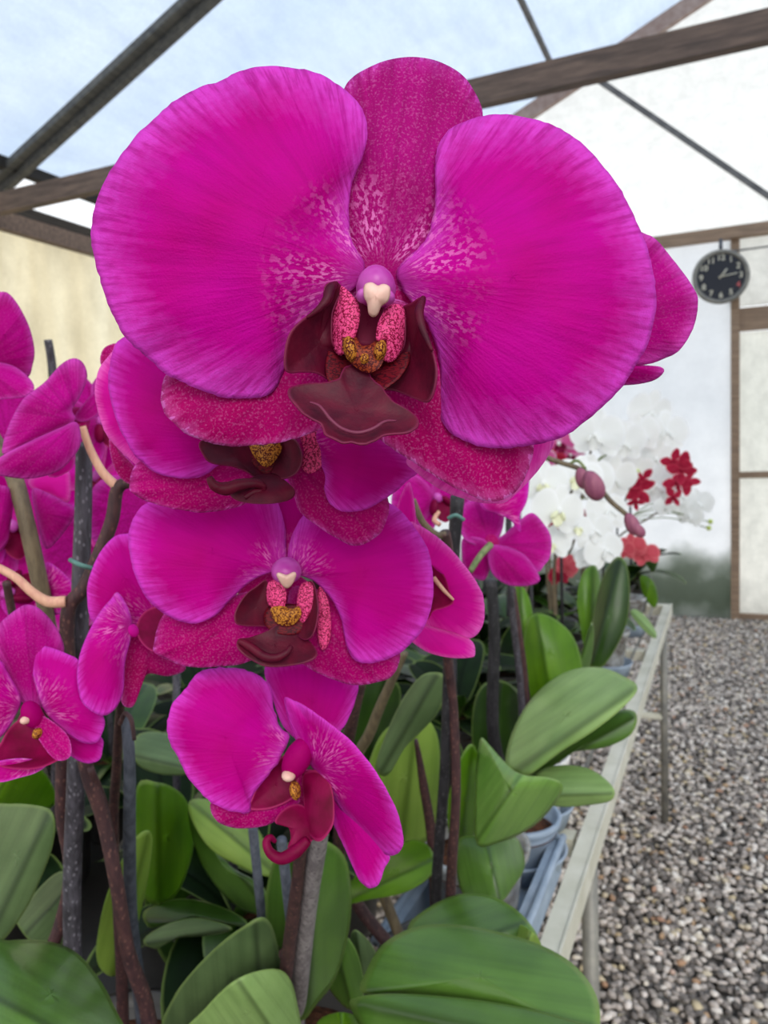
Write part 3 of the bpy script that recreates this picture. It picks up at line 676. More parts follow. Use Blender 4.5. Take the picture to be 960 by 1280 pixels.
blade(mb, [(345, 540), (360, 545), (372, 553), (378, 570), (375, 585), (366, 595), (350, 599), (338, 592), (340, 565)], (335, 592), [(335, 592, .246), (378, 570, .239), (350, 540, .245)], 'lip', bulge=-.002)
blade(mb, [(318, 596), (340, 592), (355, 600), (368, 612), (366, 622), (352, 628), (325, 630), (300, 627), (288, 618), (300, 606)], (335, 592), [(335, 592, .2445), (300, 627, .239), (366, 620, .240)], 'lip', bulge=.002, ripple=.001, k=3)
ptube(mb, [(262, 597, .235), (268, 607, .236), (282, 611, .2375), (300, 606, .238), (318, 604, .238), (328, 607, .239), (328, 613, .240), (318, 615, .2395), (306, 622, .239)], [3, 6, 8, 7, 5, 4, 4, 4, 3], 'lip', 10)
blade(mb, [(306, 548), (350, 548), (346, 575), (335, 592), (322, 586), (310, 570)], (330, 590), [(330, 590, .2455), (306, 550, .2475), (350, 550, .2475)], 'stripe', nr=6)
blade(mb, [(376, 540), (398, 540), (404, 560), (402, 582), (388, 592), (378, 585), (380, 565)], (385, 560), [(376, 540, .2475), (404, 560, .2475), (388, 590, .2475)], 'mottle', nr=6)
mb.build('lip', f2, solid=.0004)
mb = MB(); blade(mb, [(312, 552), (330, 556), (348, 550), (352, 562), (342, 578), (332, 584), (322, 576), (314, 564)], (332, 580), [(312, 552, .2445), (350, 552, .2445), (332, 584, .2435)], 'callus', bulge=.002, nr=6); mb.build('callus', f2)

# --- third flower
f3 = flower(fg, 345, 748, .278, 68, 50, 'sepal_b')
one('dorsal_sepal', f3, [(345, 710), (335, 670), (335, 630), (350, 600), (390, 590), (425, 605), (430, 645), (410, 690), (385, 712)], (360, 715), [(360, 712, .2795), (380, 590, .284), (430, 640, .284)], 'petal_b', bulge=.002, nr=10)
one('petal', f3, [(355, 712), (358, 680), (352, 640), (335, 615), (280, 608), (215, 616), (185, 628), (169, 644), (161, 668), (163, 695), (170, 722), (187, 752), (218, 774), (245, 779), (268, 770), (290, 748), (312, 728), (335, 716)], (352, 720), [(350, 715, .2755), (161, 670, .2775), (245, 779, .2745), (280, 608, .2795)], 'petal_b', bulge=.006, ripple=.0012, jag=.8, nr=16, center=(265, 690))
one('petal', f3, [(362, 712), (362, 680), (375, 650), (400, 625), (440, 612), (489, 630), (515, 655), (534, 686), (541, 722), (539, 759), (526, 790), (500, 816), (469, 828), (445, 826), (433, 806), (427, 774), (414, 748), (390, 725)], (366, 722), [(366, 715, .2755), (541, 722, .2765), (470, 828, .2735), (440, 612, .2795)], 'petal_b', bulge=.006, ripple=.0012, ph=2, jag=.8, nr=16, center=(455, 715))
one('lateral_sepal', f3, [(205, 768), (192, 808), (197, 818), (208, 824), (234, 833), (276, 833), (312, 826), (345, 800), (352, 765), (345, 735), (290, 745), (240, 760)], (350, 740), [(350, 740, .2795), (192, 811, .283), (276, 833, .2795)], 'sepal_b', bulge=.003, ripple=.001, jag=.8, nr=12)
one('lateral_sepal', f3, [(362, 738), (360, 790), (372, 822), (385, 834), (411, 847), (442, 856), (474, 852), (492, 842), (500, 813), (480, 780), (430, 750), (390, 735)], (365, 738), [(365, 738, .2795), (442, 856, .2805), (500, 813, .282)], 'sepal_b', bulge=.004, jag=.8, nr=12)
mb = MB()
blade(mb, [(333, 725), (320, 733), (307, 743), (296, 760), (293, 772), (298, 781), (323, 783), (349, 781), (344, 760), (337, 745)], (348, 780), [(340, 775, .274), (294, 768, .2665), (333, 727, .273)], 'lip', bulge=-.002)
blade(mb, [(372, 752), (378, 735), (388, 726), (395, 738), (398, 765), (392, 793), (380, 800), (368, 788), (366, 770)], (366, 785), [(366, 785, .274), (398, 765, .2665), (388, 727, .272)], 'lip', bulge=-.002)
blade(mb, [(297, 800), (312, 797), (335, 788), (350, 780), (372, 786), (386, 800), (397, 818), (380, 829), (338, 834), (314, 825), (298, 812)], (358, 782), [(358, 785, .2725), (298, 805, .266), (350, 834, .264), (396, 818, .267)], 'lip', bulge=-.001, ripple=.001, k=3)
ptube(mb, [(299, 801, .2655), (312, 808, .265), (330, 820, .2635), (345, 822, .263), (358, 816, .2635), (364, 808, .2645)], [3, 5, 5, 4.5, 4, 2.5], 'lip', 10)
blade(mb, [(338, 757), (380, 757), (384, 775), (372, 792), (346, 792), (330, 778)], (358, 790), [(358, 792, .2715), (332, 770, .2735), (384, 770, .2735)], 'stripe', nr=6)
blade(mb, [(337, 727), (348, 726), (357, 735), (357, 755), (349, 765), (336, 756), (333, 740)], (346, 760), [(337, 727, .2725), (357, 740, .2715), (340, 762, .273)], 'mottle', bulge=.001, nr=6)
blade(mb, [(375, 733), (388, 728), (393, 745), (390, 775), (378, 785), (371, 765)], (378, 780), [(375, 733, .272), (392, 745, .271), (380, 785, .2725)], 'mottle', bulge=.001, nr=6)
blade(mb, [(398, 735), (408, 745), (413, 770), (412, 800), (402, 812), (396, 780)], (400, 770), [(398, 735, .274), (413, 770, .274), (402, 812, .2745)], 'mottle', bulge=.001, nr=6)
mb.build('lip', f3, solid=.0004)
mb = MB(); blade(mb, [(339, 760), (352, 757), (364, 761), (374, 758), (376, 770), (366, 781), (350, 781), (341, 772)], (358, 780), [(340, 760, .2705), (375, 760, .2705), (358, 782, .2695)], 'callus', bulge=.002, nr=6); mb.build('callus', f3)
mb = MB(); cell(mb, 358, 713, .2725, 19, 17, .007, 'column', egg=-.1); mb.build('column', f3)
mb = MB(); blade(mb, [(347, 717), (358, 720), (369, 716), (366, 727), (359, 734), (352, 728)], (358, 720), [(348, 718, .2655), (368, 718, .2655), (358, 734, .267)], 'anther', bulge=.0015, nr=5); mb.build('anther_cap', f3, solid=.001)

# --- fourth flower, seen from its side
f4 = flower(fg, 385, 985, .300)
one('dorsal_sepal', f4, [(331, 834), (360, 820), (410, 820), (446, 850), (444, 875), (438, 892), (427, 912), (405, 925), (375, 925), (361, 916), (350, 900), (340, 870)], (385, 950), [(385, 930, .302), (331, 834, .306), (446, 856, .312)], 'petal_b', bulge=.003, nr=12)
one('petal', f4, [(361, 921), (350, 909), (341, 884), (339, 860), (327, 847), (305, 837), (275, 834), (249, 841), (230, 862), (215, 882), (209, 905), (212, 926), (222, 946), (241, 980), (264, 1002), (290, 1014), (311, 1016), (314, 1004), (320, 987), (335, 968), (352, 945)], (370, 945), [(361, 925, .2965), (210, 905, .283), (290, 1014, .284), (275, 834, .291)], 'petal_b', bulge=.005, ripple=.0015, k=4, jag=2.0, nr=16, center=(280, 920))
one('petal', f4, [(356, 872), (368, 876), (380, 882), (410, 903), (440, 927), (462, 954), (481, 984), (496, 1014), (504, 1047), (500, 1064), (487, 1069), (470, 1060), (440, 1030), (415, 995), (392, 962), (370, 925), (358, 890)], (395, 960), [(358, 874, .288), (504, 1047, .268), (400, 980, .292)], 'petal_b', bulge=.004, ripple=.001, jag=1., nr=14)
one('lateral_sepal', f4, [(395, 955), (405, 985), (416, 1025), (424, 1045), (432, 1062), (447, 1096), (455, 1106), (464, 1110), (474, 1104), (481, 1085), (487, 1067), (470, 1020), (440, 980), (415, 955)], (400, 960), [(400, 960, .2955), (464, 1110, .283), (485, 1065, .2795)], 'petal_b', bulge=.003, jag=.8, nr=12)
one('lateral_sepal', f4, [(264, 1003), (266, 1019), (275, 1029), (297, 1035), (327, 1033), (345, 1026), (362, 1015), (375, 1000), (360, 985), (320, 998), (290, 1000)], (380, 990), [(375, 995, .296), (264, 1010, .289), (300, 1035, .289)], 'sepal_b', bulge=.002, ripple=.0008, jag=.8, nr=10)
mb = MB()
blade(mb, [(364, 940), (348, 950), (333, 966), (322, 982), (314, 1000), (312, 1012), (338, 1011), (365, 999), (372, 985), (372, 960)], (375, 985), [(370, 960, .2955), (314, 1005, .288), (365, 998, .292)], 'lip_m', bulge=-.002)
blade(mb, [(378, 970), (384, 964), (396, 963), (409, 971), (416, 990), (418, 1010), (416, 1032), (402, 1051), (388, 1046), (381, 1025), (380, 1000)], (380, 985), [(380, 985, .290), (416, 1000, .282), (400, 1050, .280)], 'lip_m', bulge=.002)
blade(mb, [(352, 1014), (370, 1005), (386, 1012), (400, 1030), (395, 1045), (380, 1060), (369, 1067), (360, 1060), (364, 1047), (360, 1033), (344, 1028)], (385, 1010), [(385, 1010, .288), (350, 1015, .285), (370, 1065, .279)], 'lip_m', bulge=.002)
ptube(mb, [(385, 1050, .279), (370, 1064, .278), (352, 1073, .2775), (338, 1066, .278), (333, 1053, .279), (338, 1047, .28), (344, 1052, .281)], [5, 8, 7, 5.5, 4.5, 3.5, 2], 'lip_m', 12)
mb.build('lip', f4, solid=.0004)
mb = MB(); cell(mb, 369, 988, .2865, 7, 12, .003, 'callus', 10); mb.build('callus', f4)
mb = MB(); cell(mb, 372, 948, .2895, 17, 29, .006, 'petal_b', -28); mb.build('column', f4)
mb = MB(); cell(mb, 361, 969, .286, 9, 7, .004, 'anther'); mb.build('anther_cap', f4)

# --- rear flower of the same spike, on the right and on the left
f5 = flower(fg, 700, 420, .250)
one('petal', f5, [(740, 260), (800, 290), (820, 300), (845, 330), (868, 362), (872, 378), (868, 405), (852, 435), (835, 446), (800, 456), (760, 440), (720, 380), (710, 320)], (710, 420), [(710, 420, .246), (872, 370, .232), (800, 290, .240)], 'petal_back', bulge=.004, ripple=.0008, jag=.8, nr=14)
one('lateral_sepal', f5, [(700, 420), (760, 445), (800, 456), (826, 459), (829, 466), (815, 476), (785, 481), (740, 480), (700, 460)], (700, 440), [(700, 440, .246), (829, 466, .236), (780, 482, .242)], 'petal_back', bulge=.002, nr=8)
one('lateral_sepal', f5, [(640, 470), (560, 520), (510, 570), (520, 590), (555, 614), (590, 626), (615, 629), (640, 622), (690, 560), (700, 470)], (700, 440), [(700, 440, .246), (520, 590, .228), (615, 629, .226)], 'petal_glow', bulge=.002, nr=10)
mb = MB(); ptube(mb, [(700, 420, .256), (620, 440, .268), (520, 470, .272), (430, 500, .27)], 6, 'stem_g'); mb.build('pedicel', fg)

# --- side-facing flower right of the third
f6 = flower(fg, 520, 735, .33)
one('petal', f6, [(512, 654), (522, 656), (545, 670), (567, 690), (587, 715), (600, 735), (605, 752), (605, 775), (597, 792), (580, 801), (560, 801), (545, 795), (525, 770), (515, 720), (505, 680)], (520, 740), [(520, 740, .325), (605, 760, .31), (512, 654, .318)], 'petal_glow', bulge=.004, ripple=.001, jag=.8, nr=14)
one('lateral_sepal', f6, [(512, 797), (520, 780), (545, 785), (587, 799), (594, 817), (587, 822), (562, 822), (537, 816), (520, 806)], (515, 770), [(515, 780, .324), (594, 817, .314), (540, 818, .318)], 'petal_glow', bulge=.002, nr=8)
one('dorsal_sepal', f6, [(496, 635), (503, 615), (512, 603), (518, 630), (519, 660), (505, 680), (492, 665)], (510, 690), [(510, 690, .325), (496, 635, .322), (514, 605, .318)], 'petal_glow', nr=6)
mb = MB()
blade(mb, [(530, 705), (545, 708), (556, 720), (562, 738), (567, 753), (555, 760), (542, 764), (534, 775), (520, 770), (520, 720)], (530, 745), [(530, 745, .313), (560, 735, .311), (535, 775, .311)], 'lip_m', bulge=-.001)
mb.build('lip', f6)
mb = MB(); ptube(mb, [(542, 722, .3105), (555, 738, .3085), (567, 750, .308)], [3, 2.5, 1.5], 'stem_t'); mb.build('column', f6)
mb = MB(); ptube(mb, [(520, 735, .335), (470, 700, .33), (405, 690, .305)], 5, 'stem_g'); mb.build('pedicel', fg)

# leaves of the foreground plant
def L(parent, outline, rib, ctrl, m, **k):
    k.setdefault('bulge', .006); k.setdefault('fold', .05)
    mb = MB(); blade(mb, outline, rib[0], ctrl, m, rib=rib, nr=10, res=4, tex=.001, **k); return mb.build('leaf', parent, solid=.0012)
L(fg, [(345, 1070), (370, 1050), (405, 1050), (430, 1070), (438, 1110), (436, 1160), (420, 1220), (395, 1255), (375, 1275), (350, 1240), (336, 1190), (333, 1120)], ((385, 1280), (392, 1050)), [(385, 1280, .56), (392, 1050, .50), (438, 1110, .53)], 'leaf', fold=.1)
L(fg, [(205, 1290), (215, 1250), (240, 1215), (275, 1180), (305, 1158), (327, 1147), (340, 1158), (350, 1200), (352, 1240), (340, 1290), (270, 1310)], ((330, 1320), (318, 1150)), [(330, 1300, .54), (320, 1150, .47), (210, 1290, .50)], 'leaf_g')
L(fg, [(228, 1300), (255, 1262), (290, 1228), (325, 1213), (355, 1215), (370, 1250), (370, 1310), (290, 1340)], ((370, 1330), (290, 1215)), [(350, 1300, .49), (300, 1220, .455), (228, 1300, .46)], 'leaf_l')
L(fg, [(330, 1190), (345, 1180), (352, 1200), (350, 1300), (332, 1310)], ((345, 1300), (342, 1180)), [(345, 1300, .55), (342, 1180, .52), (330, 1200, .52)], 'leaf_d')

# ------------------------------------------------------------------ orchid at the bottom right edge
def free(x, y, gap=.14):
    best = None
    for k in range(1600):
        rr = .004 * math.sqrt(k) * 5; a = k * 2.39996; u, v = x + rr * math.cos(a), y + rr * math.sin(a)
        if u > BX - .115 or u < BX1 + .11 or v < BY0 + .11 or v > BY1 - .11: continue
        if all((u - p) ** 2 + (v - q) ** 2 >= gap * gap for p, q in POTS): return u, v
    return x, y
def plant(label, px, py, group=None, x=None, y=None, h=.12, r=.062, m='pot_d', base=BZ):
    p = on(px, py, 2, base + h) if x is None else Vector((x, y, base)); p.z = base
    POTS.append((p.x, p.y)); t = thing('potted_orchid', label, 'orchid', p, group); pot(t, p.x, p.y, base, r, h, m); return t, p
br, bp = plant('leafy orchid at the bottom right with broad glossy green leaves and no flower', 560, 1420, x=-0.228, y=0.36)
L(br, [(452, 1240), (458, 1215), (478, 1182), (515, 1161), (560, 1156), (620, 1165), (675, 1182), (715, 1205), (742, 1238), (750, 1275), (735, 1300), (650, 1275), (560, 1250), (490, 1242)], ((452, 1240), (748, 1290)), [(460, 1235, .47), (620, 1165, .47), (745, 1280, .42)], 'leaf', bulge=.012, fold=.03)
L(br, [(440, 1262), (452, 1246), (500, 1243), (570, 1248), (640, 1258), (710, 1275), (770, 1300), (740, 1360), (620, 1380), (500, 1340)], ((440, 1255), (770, 1320)), [(450, 1250, .46), (740, 1290, .405), (600, 1370, .42)], 'leaf', bulge=.01, fold=.03)
L(br, [(510, 1160), (535, 1136), (572, 1119), (610, 1120), (640, 1134), (662, 1155), (673, 1180), (655, 1215), (580, 1230), (520, 1200)], ((520, 1200), (665, 1150)), [(520, 1200, .53), (610, 1120, .56), (672, 1180, .52)], 'leaf', bulge=.008)
L(br, [(646, 1160), (655, 1158), (668, 1168), (676, 1182), (672, 1200), (650, 1200)], ((650, 1200), (665, 1162)), [(650, 1200, .50), (660, 1160, .51), (676, 1185, .495)], 'leaf_y', bulge=.002)
L(br, [(398, 1285), (404, 1272), (425, 1266), (448, 1272), (460, 1290), (430, 1310)], ((430, 1310), (425, 1266)), [(430, 1310, .44), (425, 1266, .45), (460, 1290, .44)], 'leaf_b', bulge=.004)
L(br, [(395, 1200), (410, 1175), (432, 1170), (448, 1195), (455, 1240), (440, 1262), (415, 1240)], ((440, 1262), (418, 1170)), [(440, 1262, .6), (418, 1172, .58), (455, 1230, .58)], 'leaf')
L(br, [(440, 1165), (455, 1170), (470, 1195), (460, 1225), (450, 1240), (440, 1210)], ((455, 1240), (445, 1165)), [(455, 1240, .62), (445, 1165, .6), (470, 1200, .6)], 'leaf_g')

# ------------------------------------------------------------------ mid-right orchid: pale arching leaves
mr, mp = plant('orchid with wide pale green leaves hanging over the bench edge', 600, 1075, x=-0.274, y=0.835, m='pot', base=BZ)
L(mr, [(632, 955), (640, 918), (660, 880), (688, 852), (718, 837), (752, 835), (780, 846), (797, 860), (778, 885), (740, 915), (700, 940), (662, 968), (645, 965)], ((640, 968), (795, 860)), [(640, 965, .78), (720, 840, .84), (797, 860, .74)], 'leaf_l', bulge=.02, fold=.05)
L(mr, [(660, 968), (690, 945), (730, 915), (770, 890), (792, 889), (796, 902), (786, 920), (755, 934), (715, 940), (690, 952), (672, 970)], ((665, 970), (796, 895)), [(665, 970, .80), (796, 895, .78), (750, 935, .78)], 'leaf', bulge=.006)
L(mr, [(601, 924), (610, 930), (628, 950), (650, 968), (685, 972), (702, 980), (698, 997), (675, 1025), (650, 1042), (625, 1052), (597, 1056), (594, 1010), (596, 960)], ((597, 1050), (650, 970)), [(600, 930, .66), (702, 980, .62), (600, 1055, .64)], 'leaf_t', bulge=.012, fold=.12)
L(mr, [(670, 968), (700, 957), (738, 962), (766, 984), (764, 1000), (735, 1006), (700, 1008), (675, 1000)], ((670, 995), (766, 992)), [(672, 985, .75), (766, 990, .70), (715, 958, .74)], 'leaf_l', bulge=.006)
L(mr, [(572, 1052), (600, 1045), (640, 1045), (652, 1060), (655, 1085), (640, 1110), (625, 1128), (600, 1130), (575, 1110)], ((605, 1040), (625, 1128)), [(605, 1040, .70), (625, 1128, .66), (655, 1080, .69)], 'leaf', bulge=.008)
# ------------------------------------------------------------------ orchid on the stake behind flower 6
cr, cp = plant('orchid behind the front spike on a black stake, dark magenta flowers seen from behind', 560, 1125, x=-0.235, y=0.63)
mb = MB(); ptube(mb, [(572, 620, .50), (563, 760, .52), (556, 960, .56), (545, 1135, .62)], [9, 7, 6.5, 7], 'stake_k', 10, root=cr); mb.build('stake', cr)
mb = MB(); ptube(mb, [(563, 1120, .60), (570, 990, .56), (566, 880, .54), (558, 800, .515), (560, 700, .49), (556, 665, .48)], [6.5, 6, 6, 6, 7, 7], 'stem', 10, root=cr); sp = mb.build('flower_spike', cr)
mb = MB(); ptube(mb, [(516, 625, .47), (528, 652, .475), (545, 668, .48), (558, 668, .48)], [4, 4, 4.5, 5], 'stem_g', 10); mb.build('pedicel', sp)
mb = MB(); ptube(mb, [(560, 648, .49), (570, 644, .488), (580, 650, .49)], 2.5, 'clip', 8); mb.build('clip', cr)
fc = flower(cr, 613, 680, .54)
one('petal', fc, [(613, 680), (630, 668), (648, 652), (665, 641), (680, 655), (689, 672), (688, 695), (680, 707), (672, 715), (655, 702), (630, 690)], (612, 680), [(613, 680, .545), (689, 672, .56), (665, 641, .56)], 'petal_back', bulge=-.004, nr=10)
one('lateral_sepal', fc, [(613, 682), (636, 684), (658, 696), (674, 720), (671, 729), (652, 733), (632, 730), (616, 718), (610, 700)], (612, 680), [(613, 680, .538), (674, 722, .55), (620, 725, .54)], 'petal_back', bulge=.003, nr=10)
one('lateral_sepal', fc, [(577, 690), (580, 672), (605, 674), (614, 690), (612, 712), (605, 725), (592, 722), (580, 710)], (612, 680), [(610, 680, .542), (577, 690, .55), (600, 725, .55)], 'petal_back', bulge=.002, nr=8)
one('dorsal_sepal', fc, [(574, 640), (590, 625), (627, 625), (630, 650), (624, 672), (612, 682), (590, 680), (577, 668)], (612, 680), [(612, 680, .545), (580, 635, .555), (628, 630, .56)], 'petal_back', bulge=.002, nr=8)
one('petal', fc, [(600, 615), (640, 595), (660, 588), (661, 610), (658, 628), (650, 645), (651, 664), (645, 660), (638, 650), (620, 642), (604, 636)], (612, 640), [(600, 630, .53), (660, 592, .54), (650, 664, .53)], 'petal_b', bulge=.003, nr=8)
mb = MB(); ptube(mb, [(613, 681, .535), (600, 695, .525), (588, 714, .515)], [4.5, 4, 3.5], 'stem_gr'); mb.build('pedicel', cr)
putflower(cr, 'magenta', P(545, 625, .56), .035, camdir(545, 625) + CX * .5, .3)
mb = MB(); ptube(mb, [(548, 640, .553), (543, 650, .548), (550, 656, .545)], 3, 'stem_t'); mb.build('lip', cr)
L(cr, [(470, 960), (480, 925), (498, 885), (515, 858), (532, 842), (552, 842), (556, 855), (550, 885), (530, 910), (505, 935), (485, 968)], ((475, 968), (545, 845)), [(475, 965, .64), (545, 845, .60), (500, 880, .62)], 'leaf_g')
L(cr, [(425, 1130), (440, 1100), (470, 1078), (500, 1056), (520, 1050), (538, 1060), (543, 1080), (535, 1098), (505, 1116), (465, 1124)], ((430, 1128), (540, 1075)), [(430, 1128, .66), (540, 1070, .64), (510, 1052, .68)], 'leaf_b')
L(cr, [(455, 985), (470, 930), (490, 905), (520, 890), (545, 915), (550, 970), (545, 1040), (500, 1060), (470, 1040)], ((500, 1075), (520, 890)), [(500, 1070, .78), (520, 890, .74), (550, 970, .77)], 'leaf_y', bulge=.01)
L(cr, [(560, 1000), (575, 950), (590, 930), (600, 960), (598, 1030), (580, 1060), (563, 1050)], ((575, 1070), (590, 930)), [(575, 1070, .74), (590, 930, .72), (600, 980, .74)], 'leaf_b')
L(cr, [(440, 870), (455, 850), (480, 845), (500, 860), (495, 900), (470, 950), (450, 970), (440, 930)], ((455, 980), (480, 848)), [(455, 970, .86), (480, 850, .84), (500, 880, .85)], 'leaf_d')
mb = MB(); ptube(mb, [(520, 925, .66), (530, 985, .68), (541, 1062, .70)], [2.5, 6, 7], 'stem', 10, root=cr); mb.build('flower_spike', cr)
mb = MB(); ptube(mb, [(452, 850, .60), (440, 900, .62), (432, 960, .66), (430, 1100, .72)], [7, 8, 8, 8], 'stem', 10, root=cr); mb.build('flower_spike', cr)
mb = MB(); ptube(mb, [(505, 815, .64), (490, 850, .65), (465, 910, .67), (440, 1000, .7)], [6, 6, 7, 7], 'stem_g', 10, root=cr); mb.build('flower_spike', cr)

# ------------------------------------------------------------------ bud spike orchid
bd, bdp = plant('orchid with dusky purple buds on a long arching spike before the white flowers', 655, 960, x=-0.262, y=1.0, m='tray', r=.054, h=.08)
mb = MB(); mb.lathe(Vector((-.262, 1.0, BZ)), [(0, 0), (.052, 0), (.063, .03), (.066, .034), (.063, .036), (.052, .005), (0, .004)], 'tray'); mb.build('saucer', bd)
mb = MB(); ptube(mb, [(655, 960, .95), (650, 850, .93), (640, 760, .90), (636, 640, .84), (648, 585, .80)], [4.5, 4.5, 4.2, 4, 3.5], 'stake', 10, root=bd); ptube(mb, [(636, 640, .84), (648, 585, .80), (668, 570, .78), (700, 578, .77), (735, 592, .76), (762, 625, .75), (785, 645, .745), (800, 662, .74)], [4, 3.6, 3.5, 3.2, 3.2, 3.2, 3, 2.5], 'stem_g', 10); sp = mb.build('flower_spike', bd)
for q in (((728, 598, .76, 9, 14, 18)), ((742, 607, .75, 13, 20, 22)), ((790, 655, .742, 9, 15, 25)), ((797, 662, .738, 7, 12, 45))):
    mb = MB(); cell(mb, q[0], q[1], q[2], q[3], q[4], q[3] / F * q[2], 'bud', q[5], egg=-.12); mb.build('bud', bd)
mb = MB(); ptube(mb, [(712, 580, .768), (722, 576, .765), (732, 586, .76)], 2, 'stem_gr'); mb.build('pedicel', bd)
mb = MB(); ptube(mb, [(614, 725, .88), (618, 800, .90), (617, 920, .94)], [7.5, 7.5, 8], 'stake_k', 10, root=bd); mb.build('stake', bd)
mb = MB(); ptube(mb, [(640, 735, .92), (648, 790, .93), (655, 850, .95), (662, 960, .98)], [5, 5, 6, 6], 'stem', 8, root=bd); mb.build('flower_spike', bd)
L(bd, [(655, 840), (655, 800), (660, 775), (672, 767), (690, 772), (712, 790), (724, 815), (727, 845), (715, 870), (670, 880)], ((690, 885), (670, 768)), [(690, 880, .95), (670, 768, .97), (725, 840, .94)], 'leaf_b', bulge=.01)
L(bd, [(640, 740), (650, 730), (662, 750), (668, 790), (660, 820), (645, 800)], ((655, 830), (650, 730)), [(655, 830, 1.02), (650, 730, 1.04), (668, 780, 1.02)], 'leaf_b')
L(bd, [(590, 900), (600, 860), (625, 850), (650, 870), (650, 930), (620, 960), (595, 950)], ((615, 970), (625, 850)), [(615, 970, .98), (625, 850, .97), (650, 900, .98)], 'leaf_d')
L(bd, [(700, 860), (722, 830), (735, 790), (740, 778), (742, 800), (735, 840), (718, 880)], ((700, 890), (740, 778)), [(700, 890, 1.0), (740, 778, .98), (742, 810, 1.0)], 'leaf')

# ------------------------------------------------------------------ left cluster
l1, _p = plant('magenta orchid at the far left edge, highest flower cut by the picture border', 30, 1330, x=-0.62, y=0.4)
fl = flower(l1, -25, 455, .42)
one('petal', fl, [(-60, 400), (-30, 372), (0, 365), (12, 368), (25, 385), (37, 410), (43, 437), (41, 455), (34, 472), (10, 470), (-25, 460)], (-25, 455), [(-25, 455, .41), (20, 375, .405), (43, 440, .415)], 'petal_back', bulge=.005, nr=12)
one('lateral_sepal', fl, [(-25, 455), (10, 455), (34, 470), (43, 485), (33, 495), (15, 498), (-15, 498), (-40, 480)], (-25, 455), [(-25, 455, .405), (43, 485, .40), (0, 498, .395)], 'petal_back', bulge=.003, nr=10)
mb = MB(); ptube(mb, [(-25, 458, .425), (-20, 520, .44), (15, 590, .43), (30, 640, .425), (48, 720, .43), (62, 790, .44), (75, 900, .46), (76, 1160, .52)], [6, 8, 10, 10, 10, 9, 8, 7], 'stem_g', 12, root=l1); mb.build('flower_spike', l1)
l2, _p = plant('magenta orchid on the thick dark stake at left with one flower seen from behind', 95, 1300, x=-0.36, y=0.312)
mb = MB(); ptube(mb, [(105, 553, .40), (104, 640, .40), (100, 760, .405), (96, 950, .42), (91, 1195, .46)], [10, 10.5, 11, 11.5, 11], 'stake', 14, root=l2); mb.build('stake', l2)
mb = MB(); ptube(mb, [(103, 533, .375), (112, 560, .378), (128, 590, .38), (147, 609, .382)], [4.5, 5, 5.5, 6.5], 'stem_t', 10); mb.build('pedicel', l2)
mb = MB(); ptube(mb, [(165, 602, .38), (147, 611, .382), (140, 650, .385), (125, 690, .388), (105, 735, .39), (85, 765, .392), (88, 850, .40), (108, 960, .41), (128, 1020, .42), (145, 1100, .43), (160, 1190, .45), (188, 1300, .48)], [7, 8, 8.5, 8.5, 9, 9, 9, 9, 9, 9, 9, 10], 'stem', 12, root=l2); sp = mb.build('flower_spike', l2)
mb = MB(); ptube(mb, [(82, 752, .388), (60, 752, .386), (40, 740, .384), (20, 722, .383), (-5, 708, .382)], [7.5, 7, 6, 5.5, 5], 'stem_t', 12); mb.build('pedicel', l2)
mb = MB(); ptube(mb, [(88, 700, .385), (100, 706, .378), (114, 710, .383)], 3, 'clip', 8); mb.build('clip', l2)
fb = flower(l2, 96, 527, .372)
one('petal', fb, [(94, 525), (90, 512), (100, 495), (109, 472), (104, 454), (92, 448), (76, 456), (57, 477), (40, 490), (27, 502), (12, 530), (4, 555), (6, 568), (37, 556), (75, 537)], (96, 527), [(96, 527, .366), (5, 560, .355), (100, 450, .372)], 'petal_back', bulge=.005, nr=14, center=(60, 520))
one('lateral_sepal', fb, [(96, 528), (75, 535), (37, 552), (0, 572), (-10, 590), (10, 596), (38, 598), (70, 590), (90, 573), (101, 553)], (96, 528), [(96, 528, .362), (-5, 585, .350), (70, 590, .358)], 'petal_back', bulge=.005, nr=12)
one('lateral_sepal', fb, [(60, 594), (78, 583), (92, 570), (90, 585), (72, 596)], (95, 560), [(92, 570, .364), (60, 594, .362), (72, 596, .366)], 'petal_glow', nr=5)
one('petal', fb, [(93, 521), (104, 505), (119, 490), (128, 500), (124, 516), (110, 526), (98, 527)], (96, 527), [(96, 527, .374), (119, 490, .38), (124, 516, .38)], 'petal_back', nr=6)
# rear-left petal of a further flower of this plant
f7 = flower(l2, 200, 520, .30)
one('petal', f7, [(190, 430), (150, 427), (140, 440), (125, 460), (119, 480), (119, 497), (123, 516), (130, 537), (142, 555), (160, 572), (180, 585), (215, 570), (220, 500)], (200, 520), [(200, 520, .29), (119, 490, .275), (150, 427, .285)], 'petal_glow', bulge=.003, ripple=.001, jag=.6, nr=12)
one('lateral_sepal', f7, [(137, 548), (150, 565), (165, 580), (180, 600), (165, 606), (150, 596), (140, 575)], (180, 560), [(180, 570, .31), (140, 560, .305), (165, 606, .305)], 'sepal', bulge=.002, nr=8)
one('dorsal_sepal', f7, [(126, 455), (127, 440), (135, 432), (150, 430), (160, 445), (140, 470)], (160, 450), [(160, 450, .32), (127, 445, .315), (140, 430, .32)], 'sepal', nr=6)
